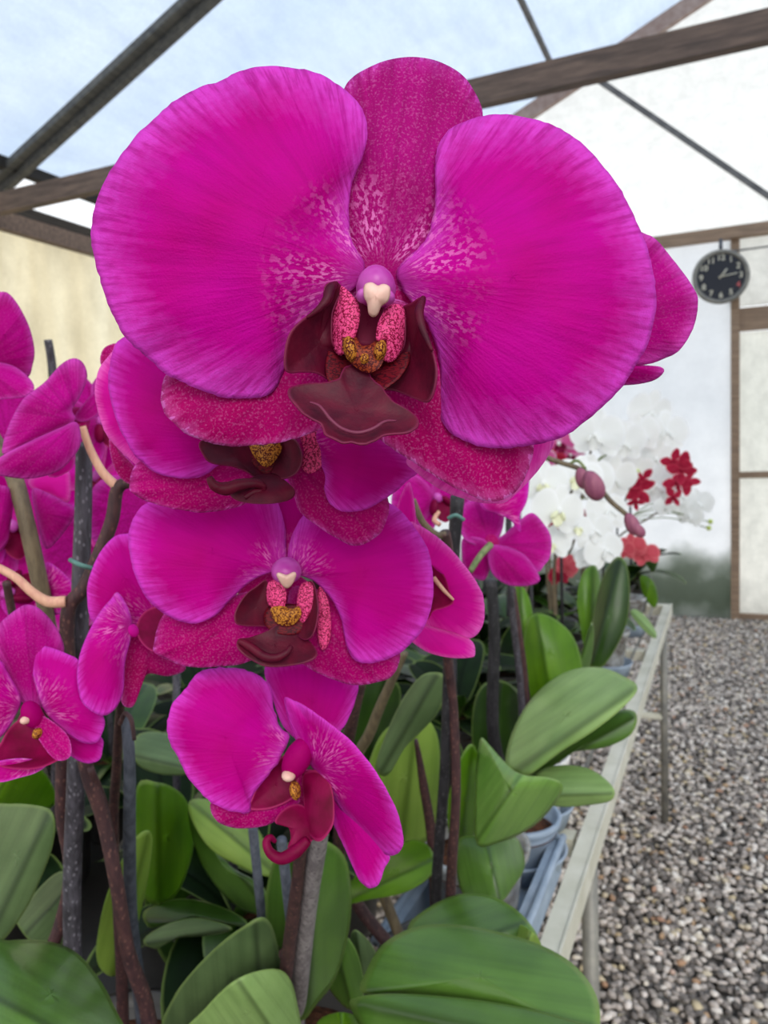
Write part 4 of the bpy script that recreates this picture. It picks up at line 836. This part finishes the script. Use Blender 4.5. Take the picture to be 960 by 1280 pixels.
# lower left front flower
l3, _p = plant('orchid at the lower left edge whose drooping flower shows a dark magenta throat', 40, 1240, x=-0.502, y=0.285)
fd = flower(l3, 40, 905, .335)
one('dorsal_sepal', fd, [(0, 780), (10, 770), (22, 761), (33, 756), (48, 760), (65, 777), (76, 796), (80, 815), (75, 845), (60, 880), (35, 882), (12, 860), (0, 830), (-8, 800)], (42, 890), [(42, 885, .333), (33, 757, .336), (80, 810, .338)], 'petal_back', bulge=.005, nr=12)
one('petal', fd, [(34, 813), (45, 806), (65, 810), (85, 818), (98, 826), (104, 850), (113, 880), (126, 892), (131, 902), (128, 916), (119, 929), (98, 926), (74, 908), (55, 888), (44, 855)], (45, 890), [(48, 890, .328), (131, 900, .322), (65, 810, .331)], 'petal_b', bulge=.005, nr=14)
one('petal', fd, [(-30, 820), (0, 826), (8, 838), (26, 872), (20, 893), (4, 918), (-20, 930), (-40, 880)], (30, 885), [(28, 880, .328), (-30, 830, .32), (0, 920, .322)], 'petal_b', bulge=.003, nr=10)
one('lateral_sepal', fd, [(70, 915), (83, 938), (95, 949), (110, 954), (124, 950), (128, 938), (127, 922), (100, 905), (80, 900)], (60, 900), [(65, 905, .334), (124, 950, .330), (127, 922, .333)], 'petal_b', bulge=.002, nr=8)
mb = MB()
blade(mb, [(0, 930), (10, 912), (26, 899), (45, 902), (62, 908), (75, 922), (84, 942), (70, 952), (50, 960), (28, 962), (0, 958), (-10, 945)], (45, 905), [(45, 905, .328), (0, 935, .318), (80, 945, .318)], 'lip_m', bulge=-.003)
blade(mb, [(-10, 955), (20, 948), (50, 950), (60, 955), (45, 966), (25, 972), (0, 978), (-20, 975)], (45, 950), [(45, 950, .318), (0, 955, .312), (0, 978, .31)], 'petal_b')
blade(mb, [(45, 895), (60, 898), (85, 920), (88, 945), (70, 950), (52, 930), (44, 912)], (45, 900), [(45, 900, .322), (88, 930, .314), (60, 945, .312)], 'sepal_b')
mb.build('lip', fd)
mb = MB(); cell(mb, 40, 893, .322, 12, 18, .005, 'petal_b', 25); mb.build('column', fd)
mb = MB(); cell(mb, 32, 900, .318, 6, 5, .003, 'anther'); mb.build('anther_cap', fd)
mb = MB(); cell(mb, 47, 917, .318, 6, 7, .003, 'callus'); mb.build('callus', fd)
mb = MB(); ptube(mb, [(42, 905, .345), (30, 800, .37), (50, 780, .39)], [5, 5, 5], 'stem_t'); mb.build('pedicel', l3)
mb = MB(); ptube(mb, [(50, 780, .39), (75, 900, .42), (77, 1010, .44), (74, 1160, .47)], [8, 8, 8, 8], 'stem', 12, root=l3); mb.build('flower_spike', l3)
# side-view flower left of the third main flower
l4, _p = plant('magenta orchid left of centre on a slim slate stake with a flower turned sideways', 175, 1290, x=-0.445, y=0.435)
fs = flower(l4, 195, 775, .345)
one('petal', fs, [(185, 665), (160, 667), (143, 671), (125, 691), (112, 721), (109, 745), (116, 777), (150, 790), (190, 780), (215, 750), (210, 690)], (195, 775), [(195, 775, .342), (110, 740, .33), (160, 667, .338)], 'petal_b', bulge=.004, nr=12)
one('petal', fs, [(148, 741), (138, 750), (126, 764), (113, 786), (102, 812), (97, 835), (97, 855), (103, 878), (118, 891), (132, 894), (146, 883), (154, 862), (156, 828), (165, 789), (162, 765)], (165, 780), [(165, 780, .325), (100, 830, .312), (140, 890, .31)], 'petal_b', bulge=.006, nr=14)
one('lateral_sepal', fs, [(160, 790), (185, 775), (205, 790), (222, 815), (232, 836), (210, 845), (185, 842), (175, 860), (166, 883), (152, 878), (152, 840)], (190, 780), [(190, 780, .34), (230, 835, .34), (160, 880, .325)], 'sepal', bulge=.002, nr=10)
mb = MB()
blade(mb, [(170, 785), (180, 765), (200, 758), (222, 765), (235, 790), (215, 805), (195, 815), (178, 805)], (195, 780), [(195, 775, .333), (172, 785, .328), (230, 790, .33)], 'lip_m', bulge=-.002)
mb.build('lip', fs)
mb = MB(); cell(mb, 166, 788, .325, 6, 9, .004, 'petal_glow', 30); mb.build('column', fs)
mb = MB(); ptube(mb, [(158, 895, .42), (162, 960, .42), (162, 1060, .47), (165, 1160, .52), (182, 1300, .60)], [7, 7.5, 8, 8, 9], 'stake_s', 12, root=l4); mb.build('stake', l4)
mb = MB(); ptube(mb, [(195, 775, .35), (160, 820, .40), (150, 890, .45), (146, 960, .50), (143, 1060, .55)], [4, 5, 5.5, 6, 6], 'stem', 10, root=l4); mb.build('flower_spike', l4)
mb = MB(); ptube(mb, [(150, 905, .405), (156, 892, .40), (164, 900, .395), (168, 925, .395)], [3, 3, 3, 2.5], 'stem', 8); mb.build('pedicel', l4)
mb = MB(); ptube(mb, [(113, 960, .405), (132, 1015, .43), (142, 1090, .46), (150, 1150, .49)], [4, 6, 8, 8], 'stem', 10, root=l4); mb.build('flower_spike', l4)
# cut stake rising behind
l5, _p = plant('orchid at the back left with a bare cut stake rising against the cream wall', 60, 1000, x=-0.86, y=0.745)
mb = MB(); ptube(mb, [(60, 425, .70), (66, 470, .71), (72, 600, .73), (70, 990, .85)], [5, 5.2, 5.5, 6], 'stake', 10, root=l5); mb.build('stake', l5)
for q in ((65, 640, .56, .045, .4, 'magenta', (.4, .3)), (125, 600, .50, .04, -.4, 'glow', (-.5, .2)), (15, 560, .52, .045, 1.2, 'magenta', (.8, .2)), (10, 660, .50, .042, .2, 'glow', (.9, -.2)),
          (130, 660, .52, .045, .9, 'magenta', (-.2, .5)), (70, 710, .52, .045, 2.2, 'glow', (.3, .4)), (10, 740, .50, .042, 1.8, 'magenta', (.5, .1)), (125, 530, .48, .035, .5, 'magenta', (.8, .0)), (200, 640, .44, .04, .3, 'magenta', (.3, .2)), (110, 770, .54, .04, .3, 'magenta', (.3, .2))):
    putflower(l5, q[5], P(q[0], q[1], q[2]), q[3], camdir(q[0], q[1]) + CX * q[6][0] + CY * q[6][1], q[4])
# traced petals inside the left cluster
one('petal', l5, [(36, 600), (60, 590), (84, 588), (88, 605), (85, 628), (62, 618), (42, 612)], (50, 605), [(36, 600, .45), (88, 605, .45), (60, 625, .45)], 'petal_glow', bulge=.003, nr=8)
one('petal', l5, [(40, 612), (61, 617), (78, 626), (94, 636), (90, 650), (72, 675), (56, 685), (46, 650)], (45, 640), [(40, 612, .44), (94, 636, .445), (56, 685, .44)], 'petal_back', bulge=.004, nr=8)
one('petal', l5, [(-10, 608), (2, 607), (12, 611), (16, 630), (13, 655), (8, 680), (-10, 690)], (-5, 690), [(0, 608, .42), (16, 630, .425), (0, 685, .42)], 'petal_back', bulge=.003, nr=8)
one('petal', l5, [(57, 705), (72, 710), (88, 726), (95, 744), (85, 760), (68, 768), (55, 745)], (55, 740), [(57, 705, .44), (95, 744, .44), (60, 765, .44)], 'petal_b', bulge=.003, nr=8)
one('petal', l5, [(118, 625), (127, 617), (137, 632), (133, 660), (118, 685), (112, 660)], (120, 690), [(118, 625, .44), (137, 632, .44), (118, 685, .44)], 'petal_glow', bulge=.003, nr=8)
mb = MB(); ptube(mb, [(8, 728, .45), (14, 760, .46), (22, 800, .47)], 5, 'stem', 8); mb.build('flower_spike', l5)

# leaves at left
L(l3, [(-10, 1010), (15, 1005), (40, 1006), (62, 1012), (69, 1030), (65, 1060), (52, 1095), (30, 1140), (0, 1178), (-30, 1180), (-40, 1060)], ((-20, 1190), (62, 1015)), [(-20, 1180, .50), (60, 1015, .46), (0, 1008, .49)], 'leaf_g', bulge=.01)
L(l3, [(-30, 960), (0, 950), (40, 955), (62, 975), (68, 1005), (30, 1020), (-20, 1015)], ((-20, 1020), (20, 955)), [(-20, 1010, .58), (20, 955, .56), (65, 990, .57)], 'leaf_b', bulge=.008)
L(l1, [(-30, 1185), (10, 1177), (55, 1177), (92, 1190), (120, 1220), (142, 1260), (155, 1310), (60, 1350), (-40, 1330)], ((-40, 1230), (150, 1330)), [(-30, 1190, .42), (90, 1190, .44), (100, 1330, .37)], 'leaf', bulge=.015, fold=.02)
L(l2, [(20, 1150), (35, 1130), (50, 1110), (75, 1090), (95, 1100), (100, 1140), (85, 1175), (50, 1185)], ((30, 1170), (95, 1100)), [(30, 1170, .56), (95, 1100, .55), (60, 1190, .54)], 'leaf_g')
L(l4, [(172, 982), (195, 978), (215, 984), (232, 1000), (241, 1030), (240, 1065), (225, 1110), (205, 1130), (180, 1120), (170, 1060)], ((200, 1140), (197, 980)), [(200, 1130, .66), (200, 980, .62), (241, 1040, .65)], 'leaf_b', bulge=.01, fold=.2)
L(l4, [(236, 1003), (265, 1000), (300, 1010), (330, 1050), (345, 1090), (330, 1095), (295, 1080), (265, 1062), (245, 1035)], ((240, 1005), (345, 1092)), [(240, 1005, .64), (345, 1090, .60), (320, 1010, .66)], 'leaf_y', bulge=.008)
L(l4, [(236, 1010), (262, 1055), (290, 1085), (330, 1110), (330, 1140), (300, 1135), (265, 1100), (245, 1060)], ((240, 1015), (330, 1130)), [(240, 1015, .66), (330, 1125, .62), (262, 1100, .66)], 'leaf')
L(l4, [(120, 1190), (130, 1130), (150, 1080), (172, 1045), (188, 1040), (189, 1065), (182, 1110), (170, 1160), (148, 1215), (130, 1215)], ((140, 1220), (185, 1040)), [(140, 1215, .60), (185, 1040, .56), (189, 1080, .58)], 'leaf_y', bulge=.004)
L(l5, [(168, 925), (185, 915), (215, 920), (240, 945), (245, 965), (205, 968), (172, 955)], ((168, 945), (245, 962)), [(168, 940, .88), (245, 960, .84), (210, 918, .88)], 'leaf_g')
L(l4, [(180, 1140), (215, 1125), (255, 1127), (300, 1145), (310, 1160), (270, 1150), (220, 1145), (190, 1160)], ((180, 1150), (310, 1158)), [(180, 1145, .66), (310, 1155, .60), (240, 1125, .64)], 'leaf_d', bulge=.003)
L(l4, [(180, 1175), (210, 1155), (250, 1148), (290, 1160), (270, 1168), (220, 1172), (195, 1185)], ((180, 1180), (290, 1160)), [(180, 1180, .64), (290, 1160, .60), (240, 1150, .62)], 'leaf_g', bulge=.003)
L(l4, [(265, 1230), (280, 1190), (300, 1165), (320, 1160), (310, 1200), (285, 1240)], ((270, 1240), (315, 1160)), [(270, 1240, .60), (315, 1160, .58), (320, 1190, .6)], 'leaf_d')
for px, py, d in ((316, 1035, .50), (352, 1050, .46)):
    mb = MB(); mb.tube([P(px, py, d), Vector((fg_pos.x + (px - 345) * .0008, fg_pos.y, BZ + .1))], .0032, 'stake_s', 10); mb.build('stake', fg)

q = on(722, 1008, 2, BZ + .03)
def potthing(label, px, py, r, h, m, saucer=True, rim='tray', z=BZ):
    p = on(px, py, 2, z + h); p.z = z
    p.x = min(p.x, BX - .037 - r * 1.2); POTS.append((p.x, p.y))
    t = thing('plant_pot', label, 'pot', p); pot(t, p.x, p.y, z + (.004 if saucer else 0), r, h, m)
    if saucer:
        mb = MB(); mb.lathe(Vector((p.x, p.y, z)), [(0, 0), (r * .95, 0), (r * 1.15, .03), (r * 1.2, .034), (r * 1.16, .036), (r * .9, .004), (0, .003)], rim); mb.build('saucer', t)
    return t
potthing('white pot of bark standing in a grey-blue dish under the pale arching leaves', 692, 948, .055, .105, 'potw')
potthing('clear pot in a grey dish behind the upright leaves', 768, 790, .05, .11, 'pot')
potthing('clear pot near the far corner of the bench', 800, 748, .05, .11, 'pot')


# ------------------------------------------------------------------ white, red and pink orchids farther down the bench
def backplant(label, px, d, flowers, stk='stake_k', leaves=(), nl=5, hgt=None, potm='pot_d', group=None):
    g = P(px, 700, d); x, y = g.x, g.y
    x, y = free(max(min(x, BX - .16), BX1 + .12), min(y, BY1 - .12))
    t, p = plant(label, 0, 0, x=x, y=y, group=group, m=potm)
    pts = [P(*f[:3]) for f in flowers]
    hi = max(pts, key=lambda q: q.z)
    b = Vector((x, y, BZ + .1)); mb = MB(); mid = b.lerp(hi, .6) + Vector((0, 0, .06))
    mb.tube([b, Vector((x, y, .5 * (b.z + hi.z))), mid, hi - CZ * .02], [.004, .0035, .003, .0025], 'stem_g', 8); mb.build('flower_spike', t)
    mb = MB(); mb.tube([(x + .012, y, BZ + .1), (x + .012, y + .005, BZ + .1 + .8 * (hi.z - BZ - .1))], .0035, stk, 8); mb.build('stake', t)
    for f, q in zip(flowers, pts):
        rr = random.Random(int(f[0] * 7 + f[1]))
        tp = Vector((x, y, min(q.z + .01, mid.z))).lerp(mid, .5)
        if (q - hi).length > .03:
            mb = MB(); mb.tube([tp, (tp + q) / 2 + Vector((0, 0, .02)), q - CZ * .012], .0018, 'stem_gr', 6); mb.build('pedicel', t)
        if f[3] == 'bud':
            mb = MB(); mb.ell(q, .008, .013, .008, 'bud_g'); mb.build('bud', t); continue
        putflower(t, f[3], q, f[4], camdir(f[0], f[1]) + CX * rr.uniform(-.7, .7) + CY * rr.uniform(-.35, .25), rr.uniform(-.3, .3))
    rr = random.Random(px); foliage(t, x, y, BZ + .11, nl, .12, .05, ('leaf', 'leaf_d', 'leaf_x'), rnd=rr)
    return t
w1 = backplant('white orchid with yellow-centred flowers nearest the magenta ones', 715, 1.35, [(697, 640, 1.30, 'white', .05), (680, 605, 1.34, 'white', .045), (722, 598, 1.36, 'white', .045), (722, 660, 1.33, 'white', .03), (690, 680, 1.34, 'white', .035)])
w2 = backplant('white orchid with a tall crown of flowers in the middle of the white group', 760, 1.6, [(745, 545, 1.55, 'whitep', .06), (778, 556, 1.6, 'whitep', .055), (735, 600, 1.55, 'whitep', .055), (766, 600, 1.58, 'whitep', .055), (760, 640, 1.55, 'whitep', .05), (742, 665, 1.5, 'whitep', .045), (756, 690, 1.5, 'whitep', .045), (735, 700, 1.52, 'whitep', .03)])
w3 = backplant('white orchid with the topmost blooms of the white group', 800, 1.9, [(812, 518, 1.9, 'whitep', .065), (832, 542, 1.9, 'whitep', .06), (800, 545, 1.85, 'whitep', .06), (820, 575, 1.9, 'whitep', .055), (822, 610, 1.86, 'whitep', .06), (795, 590, 1.9, 'whitep', .05)])
w4 = backplant('white orchid at the far bench end reaching right with green buds', 812, 2.45, [(850, 620, 2.4, 'whitep', .05), (873, 630, 2.4, 'whitep', .05), (862, 645, 2.4, 'whitep', .045), (888, 652, 2.4, 'bud', .02), (886, 660, 2.4, 'bud', .02), (835, 632, 2.42, 'whitep', .045)])
r1 = backplant('crimson orchid with narrow curling petals beside the white flowers', 815, 2.1, [], nl=4) if False else None
def redflower(parent, pts, d, m, n_=7, r=.03, seed=1):
    rr = random.Random(seed)
    for (px, py) in pts:
        c = P(px, py, d); mb = MB(); mb.ell(c, .006, .006, .006, m)
        a0 = rr.uniform(0, 6)
        for i in range(n_ - 2):
            a = a0 + 2 * math.pi * i / (n_ - 2); dr = (CX * math.cos(a) + CY * math.sin(a)); sd = (CX * -math.sin(a) + CY * math.cos(a))
            o = [(0, 0), (.13, .2), (.21, .5), (.13, .85), (0, 1), (-.13, .85), (-.21, .5), (-.13, .2)]
            rl = r * rr.uniform(.55, 1.35); bend = rr.uniform(-.5, .6)
            def fn(u, v, q, t, f): return c + dr * v * rl + sd * (u * rl * 1.5 + bend * .3 * v * v * rl) + CZ * rl * (.25 * v - .4 * bend * v * v)
            mb.blade(o, fn, m, (0, 0), (0, .5), nr=4, res=2, unit=.3)
        mb.build('flower', parent)
r1 = backplant('crimson orchid with narrow curling petals right of the white flowers', 800, 2.2, [(838, 570, 2.0, 'bud', .02)], nl=4)
redflower(r1, [(842, 578), (852, 588), (847, 604), (860, 600), (842, 622)], 1.80, 'redflower', n_=6, r=.034, seed=3)
r2 = backplant('crimson orchid half hidden between the white flowers', 785, 2.0, [(796, 590, 1.9, 'bud', .02)], nl=4)
redflower(r2, [(797, 612), (803, 598), (794, 628)], 1.78, 'redflower', n_=6, r=.03, seed=5)
r3 = backplant('low coral orchid flowering beneath the white group', 795, 2.3, [(790, 684, 1.9, 'coral', .036), (808, 694, 1.9, 'coral', .034), (780, 690, 1.9, 'coral', .03)], nl=4)
r4 = backplant('pink and white patched orchid behind the lower tip of the top flower', 735, 2.1, [(700, 556, 2.0, 'pinkw', .06), (722, 548, 2.0, 'pinkw', .05), (738, 542, 2.05, 'pinkw', .05), (676, 575, 1.9, 'pinkw', .04), (690, 580, 1.95, 'red', .04), (712, 570, 2.0, 'pinkw', .045)])
r5 = backplant('small orchid with red flowers low among the white group', 730, 1.9, [(702, 656, 1.7, 'red', .03), (728, 652, 1.7, 'red', .03), (708, 708, 1.7, 'coral', .03), (700, 720, 1.75, 'red', .03)])
# upright leaves between
L(w1, [(722, 760), (724, 730), (732, 712), (745, 708), (752, 740), (752, 790), (745, 820), (732, 815)], ((740, 830), (740, 708)), [(740, 820, 1.22), (740, 708, 1.24), (722, 750, 1.22)], 'leaf_b', bulge=.01)
L(w1, [(735, 820), (740, 780), (748, 740), (758, 712), (772, 696), (783, 705), (787, 735), (785, 770), (775, 800), (755, 832), (740, 835)], ((738, 835), (775, 698)), [(740, 830, 1.16), (774, 698, 1.18), (787, 750, 1.15)], 'leaf_d', bulge=.012)
L(w2, [(788, 766), (795, 762), (808, 772), (820, 790), (818, 798), (802, 785)], ((788, 764), (820, 797)), [(788, 764, 1.85), (820, 795, 1.8), (800, 765, 1.85)], 'leaf_l')
L(w4, [(800, 720), (815, 725), (822, 745), (818, 760), (805, 745)], ((805, 755), (812, 724)), [(805, 755, 2.3), (812, 724, 2.3), (822, 745, 2.3)], 'leaf_b')
L(r1, [(806, 700), (812, 685), (820, 682), (823, 700), (816, 715)], ((812, 715), (820, 684)), [(812, 715, 2.2), (820, 684, 2.2), (823, 700, 2.2)], 'leaf_d')

# ------------------------------------------------------------------ leafy fillers
rf = random.Random(21)
proto = None
FILL = [(-.44, .80), (-.62, .72), (-.80, .62), (-.98, .55), (-.34, 1.30), (-.52, 1.12), (-.70, .98), (-.90, .86), (-1.10, .78), (-.30, 1.62), (-.48, 1.45), (-.68, 1.30), (-.90, 1.15), (-1.14, 1.05),
        (-.30, 1.92), (-.52, 1.78), (-.78, 1.62), (-1.04, 1.42), (-1.34, 1.25), (-.36, 2.25), (-.64, 2.12), (-.95, 1.95), (-1.28, 1.7), (-.3, 2.55), (-.62, 2.5), (-1.0, 2.35), (-.46, .62), (-1.2, .6), (-1.45, .95), (-1.5, 1.5)]
protos = []
for i in range(4):
    FILL[i] = free(*FILL[i])
    t, p = plant('leafy green orchid without flowers, deep in the shaded crowd on the bench', 0, 0, x=FILL[i][0], y=FILL[i][1], group='leafy orchids crowded on the bench')
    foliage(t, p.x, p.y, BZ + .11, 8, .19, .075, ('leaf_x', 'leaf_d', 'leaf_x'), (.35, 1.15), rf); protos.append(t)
    mb = MB(); mb.tube([(p.x, p.y, BZ + .1), (p.x + rf.uniform(-.02, .02), p.y, BZ + .36)], .0045, 'stake', 8); mb.build('stake', t)
bpy.context.view_layer.update()
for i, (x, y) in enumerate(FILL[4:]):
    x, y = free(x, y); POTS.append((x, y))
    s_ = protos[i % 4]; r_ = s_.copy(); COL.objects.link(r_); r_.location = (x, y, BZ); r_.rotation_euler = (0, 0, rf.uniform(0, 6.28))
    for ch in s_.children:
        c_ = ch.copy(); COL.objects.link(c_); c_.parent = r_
        for g_ in ch.children: h_ = g_.copy(); COL.objects.link(h_); h_.parent = c_

for lab, x0, x1, y0, y1 in (('added black tray darkening the gaps under the crowded pots at the near left', -1.68, -.53, .2, 1.45), ('added black tray darkening the gaps between the pots in the middle of the bench', -1.68, -.42, 1.5, 2.75)):
    mb = MB(); mb.box((x0, y0, BZ + .0005), (x1, y1, BZ + .003), 'pot_d')  # black sheet added to darken the gaps and cover the bright gravel below
    for a, b in (((x0, y0), (x1, y0 + .006)), ((x0, y1 - .006), (x1, y1)), ((x0, y0), (x0 + .006, y1)), ((x1 - .006, y0), (x1, y1))): mb.box((a[0], a[1], BZ + .003), (b[0], b[1], BZ + .03), 'pot_d')
    tag(mb.build('added_dark_tray', smooth=False), lab, 'tray')
# ------------------------------------------------------------------ trays and pots on the bench edge
def tray(label, x0, y0, x1, y1, h=.05):
    t = MB(); w = .012; z0 = BZ
    t.box((x0, y0, z0), (x1, y1, z0 + .004), 'tray')
    for a, b in (((x0, y0), (x1, y0 + w)), ((x0, y1 - w), (x1, y1)), ((x0, y0 + w), (x0 + w, y1 - w)), ((x1 - w, y0 + w), (x1, y1 - w))):
        t.box((a[0], a[1], z0 + .004), (b[0], b[1], z0 + h), 'tray')
    o = tag(t.build('plant_tray', smooth=False), label, 'tray')
    r = .02; c = [(x1 - r, y0 + r, -90), (x1 - r, y1 - r, 0), (x0 + r, y1 - r, 90), (x0 + r, y0 + r, 180)]; q = []
    for cx, cy, a0 in c:
        for k in range(5): a = R(a0 + 90 * k / 4); q.append(Vector((cx + r * math.cos(a) * 1.15, cy + r * math.sin(a) * 1.15, z0 + h)))
    q.append(q[0]); mb = MB(); mb.tube(q, .0055, 'tray', 8, 3); mb.build('rim', o)
    return o
tr = on(690, 1040, 2, BZ + .055)
tray('long grey-blue plastic tray along the near bench edge', -.35, .72, -.207, tr.y)
# ================================================================== LIGHT
w = bpy.data.worlds.new('world'); SC.world = w; w.use_nodes = True; nt = w.node_tree
bg = nt.nodes['Background']; bg.inputs[0].default_value = (.94, .97, 1.0, 1); bg.inputs[1].default_value = 1.42
sun = bpy.data.lights.new('sun', 'SUN'); sun.energy = 1.75; sun.angle = R(35); sun.color = (1, .97, .92)
so = bpy.data.objects.new('sun', sun); COL.objects.link(so); so.rotation_euler = Vector((.55, -.8, .6)).to_track_quat('Z', 'Y').to_euler()
SC.view_settings.view_transform = 'Standard'; SC.view_settings.look = 'None'; SC.view_settings.exposure = 0.0
SC.cycles.use_denoising = True
SC.cycles.max_bounces = 10; SC.cycles.diffuse_bounces = 5; SC.cycles.transmission_bounces = 8
